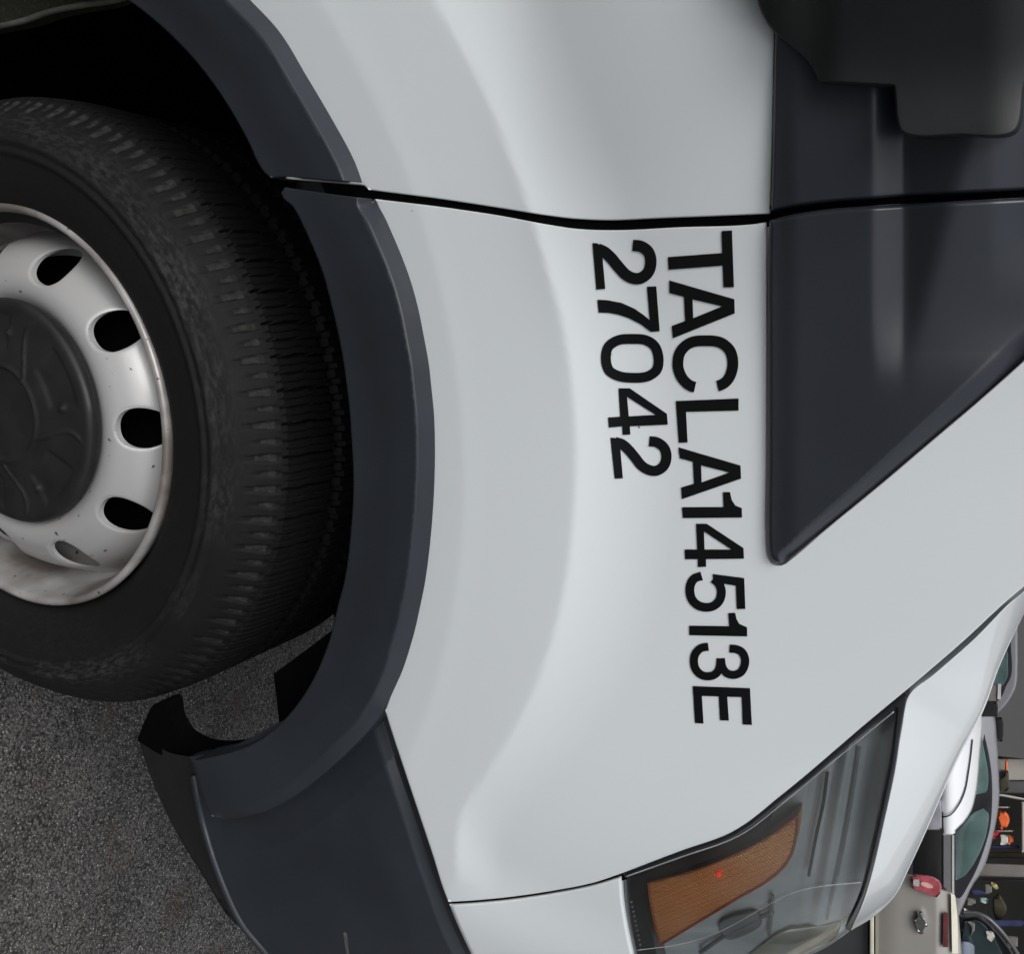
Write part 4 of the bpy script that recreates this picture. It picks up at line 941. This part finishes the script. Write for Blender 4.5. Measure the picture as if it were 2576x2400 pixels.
panel('body_panel', [(1900, 1334, 1), (1935, 1330, 1), (1934, 1362, 1), (1900, 1362, 1)], flat(YA-.03), M['slab'], ac, thick=.01)
panel('side_mirror', [(1905, 1352, 1), (1919, 1361), (1934, 1362), (1937.5, 1375), (1936, 1392, 1), (1905, 1392, 1)], flat(YB-.3), M['dark'], sc_, roll=3, rolld=.03, thick=.1, grid=6)
panel('side_mirror', [(1932, 1393, 1), (1944, 1393), (1948, 1420), (1946, 1440, 1), (1937, 1441, 1)], flat(YB+.3), M['dark'], sc_, roll=2, rolld=.02, thick=.1, grid=6)

# buildings
def at1(u, v, y): return at_y(np.array([u*K]), np.array([v*K]), np.array([y]))[0]
YS = 9.
p0 = at1(1935, 1468, YS)
gw = tag(box('building', (-14, YS, -.005), (p0[0], YS+5, 5.2), M['wall']), 'plain grey rendered wall of a building behind the silver car', 'building')
shop = empty('shop', (p0[0]+2.5, YS+1, -.005)); tag(shop, 'open shop front with shelves of goods beyond the parked cars', 'shop')
x0 = p0[0]
box('back_wall', (x0+.01, YS+1.6, -.005), (x0+9, YS+1.8, 5.2), M['shopdark'], shop)
box('roof', (x0+.01, YS+.1, 3.6), (x0+9, YS+1.59, 5.2), M['beigewall'], shop)
box('side_wall', (x0+7.5, YS+.1, -.005), (x0+9, YS+1.59, 3.59), M['beigewall'], shop)
def prop(name, pts, y, mt, th, parent=None, label=None, cat=None, roll=3, rd=.03, group=None, grid=6):
    o = panel(name, pts, flat(y), M[mt], parent, roll=roll, rolld=rd, thick=th, grid=grid)
    if parent is None: tag(o, label, cat, group)
    return o
q1 = lambda x, y: ((2276+x/6.613)/K, (1900+y/6.613)/K)
def R1(x0_, y0_, x1_, y1_): return [(*q1(x0_, y0_), 1), (*q1(x1_, y0_), 1), (*q1(x1_, y1_), 1), (*q1(x0_, y1_), 1)]
def R2(x0_, y0_, x1_, y1_): return [(*q(x0_, y0_), 1), (*q(x1_, y0_), 1), (*q(x1_, y1_), 1), (*q(x0_, y1_), 1)]
prop('shop_panel', R1(1300, 60, 2600, 420), YS+.2, 'beigewall', .1, shop)
prop('shop_panel', R1(1300, 430, 2600, 640), YS+.25, 'wall', .1, shop)
prop('shop_shelf', [(*q1(1400, 640), 1), (*q1(1620, 650), 1), (*q1(2200, 760), 1), (*q1(2200, 800), 1), (*q1(1620, 690), 1), (*q1(1400, 680), 1)], YS+.1, 'shelf', .5, shop)
prop('shop_shelf', R1(1400, 860, 1760, 885), YS+.1, 'shelf', .5, shop)
prop('shop_shelf', R1(1380, 1255, 1820, 1280), YS+.1, 'shelf', .5, shop)
prop('shop_shelf', R1(1380, 1505, 1900, 1560), YS+.15, 'bluecloth', .5, shop)
prop('shop_post', R1(1945, 780, 2300, 1620), YS+.05, 'shelf', .1, shop)
prop('shop_shelf', R1(1300, 1620, 2600, 1720), YS+.3, 'olive', .4, shop)
prop('shop_board', [(*q(1150, 345), 1), (*q(2600, 395), 1), (*q(2600, 600), 1), (*q(1150, 560), 1)], YS-.1, 'slab', .5, shop)
prop('shop_shelf', [(*q(1250, 600), 1), (*q(2600, 620), 1), (*q(2600, 660), 1), (*q(1250, 640), 1)], YS-.05, 'rubber', .4, shop)
prop('bundle', [q1(1545, 950), q1(1640, 925), q1(1720, 990), q1(1745, 1090), q1(1715, 1180), q1(1665, 1245), q1(1600, 1240), q1(1570, 1150), q1(1535, 1040)], YS-.0, 'orange', .3, None, 'rounded orange bundle on a dark shop shelf beside the car roof', 'bundle', 5, .08)
prop('pole', R1(1668, 70, 1710, 330), YS-.0, 'orange', .05, None, 'thin orange upright pole against the beige shop wall', 'pole')
prop('box', [q1(1470, 1300), q1(1540, 1262), q1(1600, 1290), q1(1560, 1370), q1(1480, 1400)], YS-.05, 'redbox', .2, None, 'small crimson package on the shop shelf under the orange bundle', 'package')
prop('jar', R1(1590, 1330, 1725, 1500), YS-.02, 'jar', .2, None, 'pale jar on the shop shelf beside the crimson package', 'jar')
prop('jar', [(*q1(1728, 1330), 1), q1(1800, 1360), q1(1812, 1430), (*q1(1780, 1500), 1), (*q1(1728, 1500), 1)], YS-.02, 'orange', .2, None, 'small orange jar next to the pale jar on the shop shelf', 'jar')
prop('plant', [q1(1590, 370), q1(1650, 350), q1(1680, 250), q1(1715, 260), q1(1730, 400), q1(1735, 560), q1(1700, 600), q1(1600, 610), q1(1570, 500)], YS-.05, 'olive', .2, None, 'dark leafy bunch hanging below the orange pole', 'plant', 3, .04)
prop('jug', [q(1440, 660), q(1490, 670), q(1560, 760), q(1545, 800), q(1500, 780), q(1450, 730)], YS-.4, 'yellow', .2, None, 'small yellow plastic jug among dark goods in the shop', 'jug')
prop('carton', R2(1330, 700, 1450, 860), YS-.4, 'slab', .2, None, 'grey-lilac carton standing left of the yellow jug', 'carton')
prop('cloth', [q(1100, 790), q(1250, 800), q(1380, 860), q(1230, 880), q(1090, 850)], YS-.6, 'bluecloth', .2, None, 'navy cloth lying below the lilac carton', 'cloth')
prop('tray', [q(1250, 925), q(1390, 945), q(1400, 1010), q(1330, 1020), q(1260, 990)], YS-.65, 'teal', .2, None, 'pale teal tray on dark goods behind the black car', 'tray')
prop('bag', R2(1040, 930, 1175, 1050), YS-.7, 'slab', .2, None, 'brown-grey bag next to the silver car tail', 'bag')
prop('bag', [q(900, 820), q(990, 790), q(985, 860), q(930, 920)], YS-.75, 'jar', .2, None, 'pale crumpled bag behind the slope of the silver car', 'bag')
prop('bag', [q(980, 1095), q(1040, 1110), q(1080, 1150), q(1050, 1185), q(1000, 1150)], YS-.75, 'jar', .2, None, 'small pale bag above the black car roof', 'bag')
prop('cloth', R2(1450, 1290, 2000, 1400), YS-.5, 'bluecloth', .3, None, 'long navy cloth beyond the black car pillar', 'cloth')
prop('carton', R2(1700, 1560, 1880, 1760), YS-.5, 'slab', .3, None, 'grey carton beside the blue crate edge behind the black car', 'carton')
prop('bunch', [q(1480, 900), q(1560, 860), q(1640, 960), q(1700, 1100), q(1640, 1250), q(1540, 1300), q(1480, 1200), q(1460, 1050)], YS-.3, 'olive', .3, None, 'olive green bunch of goods below the yellow jug', 'goods', 5, .1)

# unseen terrace behind the viewer, added to be mirrored in paint and plastic
ob = empty('building', (-3, -12.5, -.005)); tag(ob, 'unseen low plain terrace behind the viewer, added for reflections', 'building')
box('wall', (-22, -14, -.005), (16, -11, 4.6), mat('street_wall', (.22, .21, .2), rough=.9, noise=(.6, .2, 6)), ob)
box('parapet', (-22.1, -11.02, 4.62), (16.1, -10.8, 4.95), M['shelf'], ob)
for i in range(7):
    x_ = -20+5*i
    box('door', (x_, -10.98, 0), (x_+2.6, -10.9, 2.7), M['shopdark'], ob)
    box('awning', (x_-.2, -10.97, 2.9), (x_+2.8, -9.8, 3.0), M['slab'], ob)
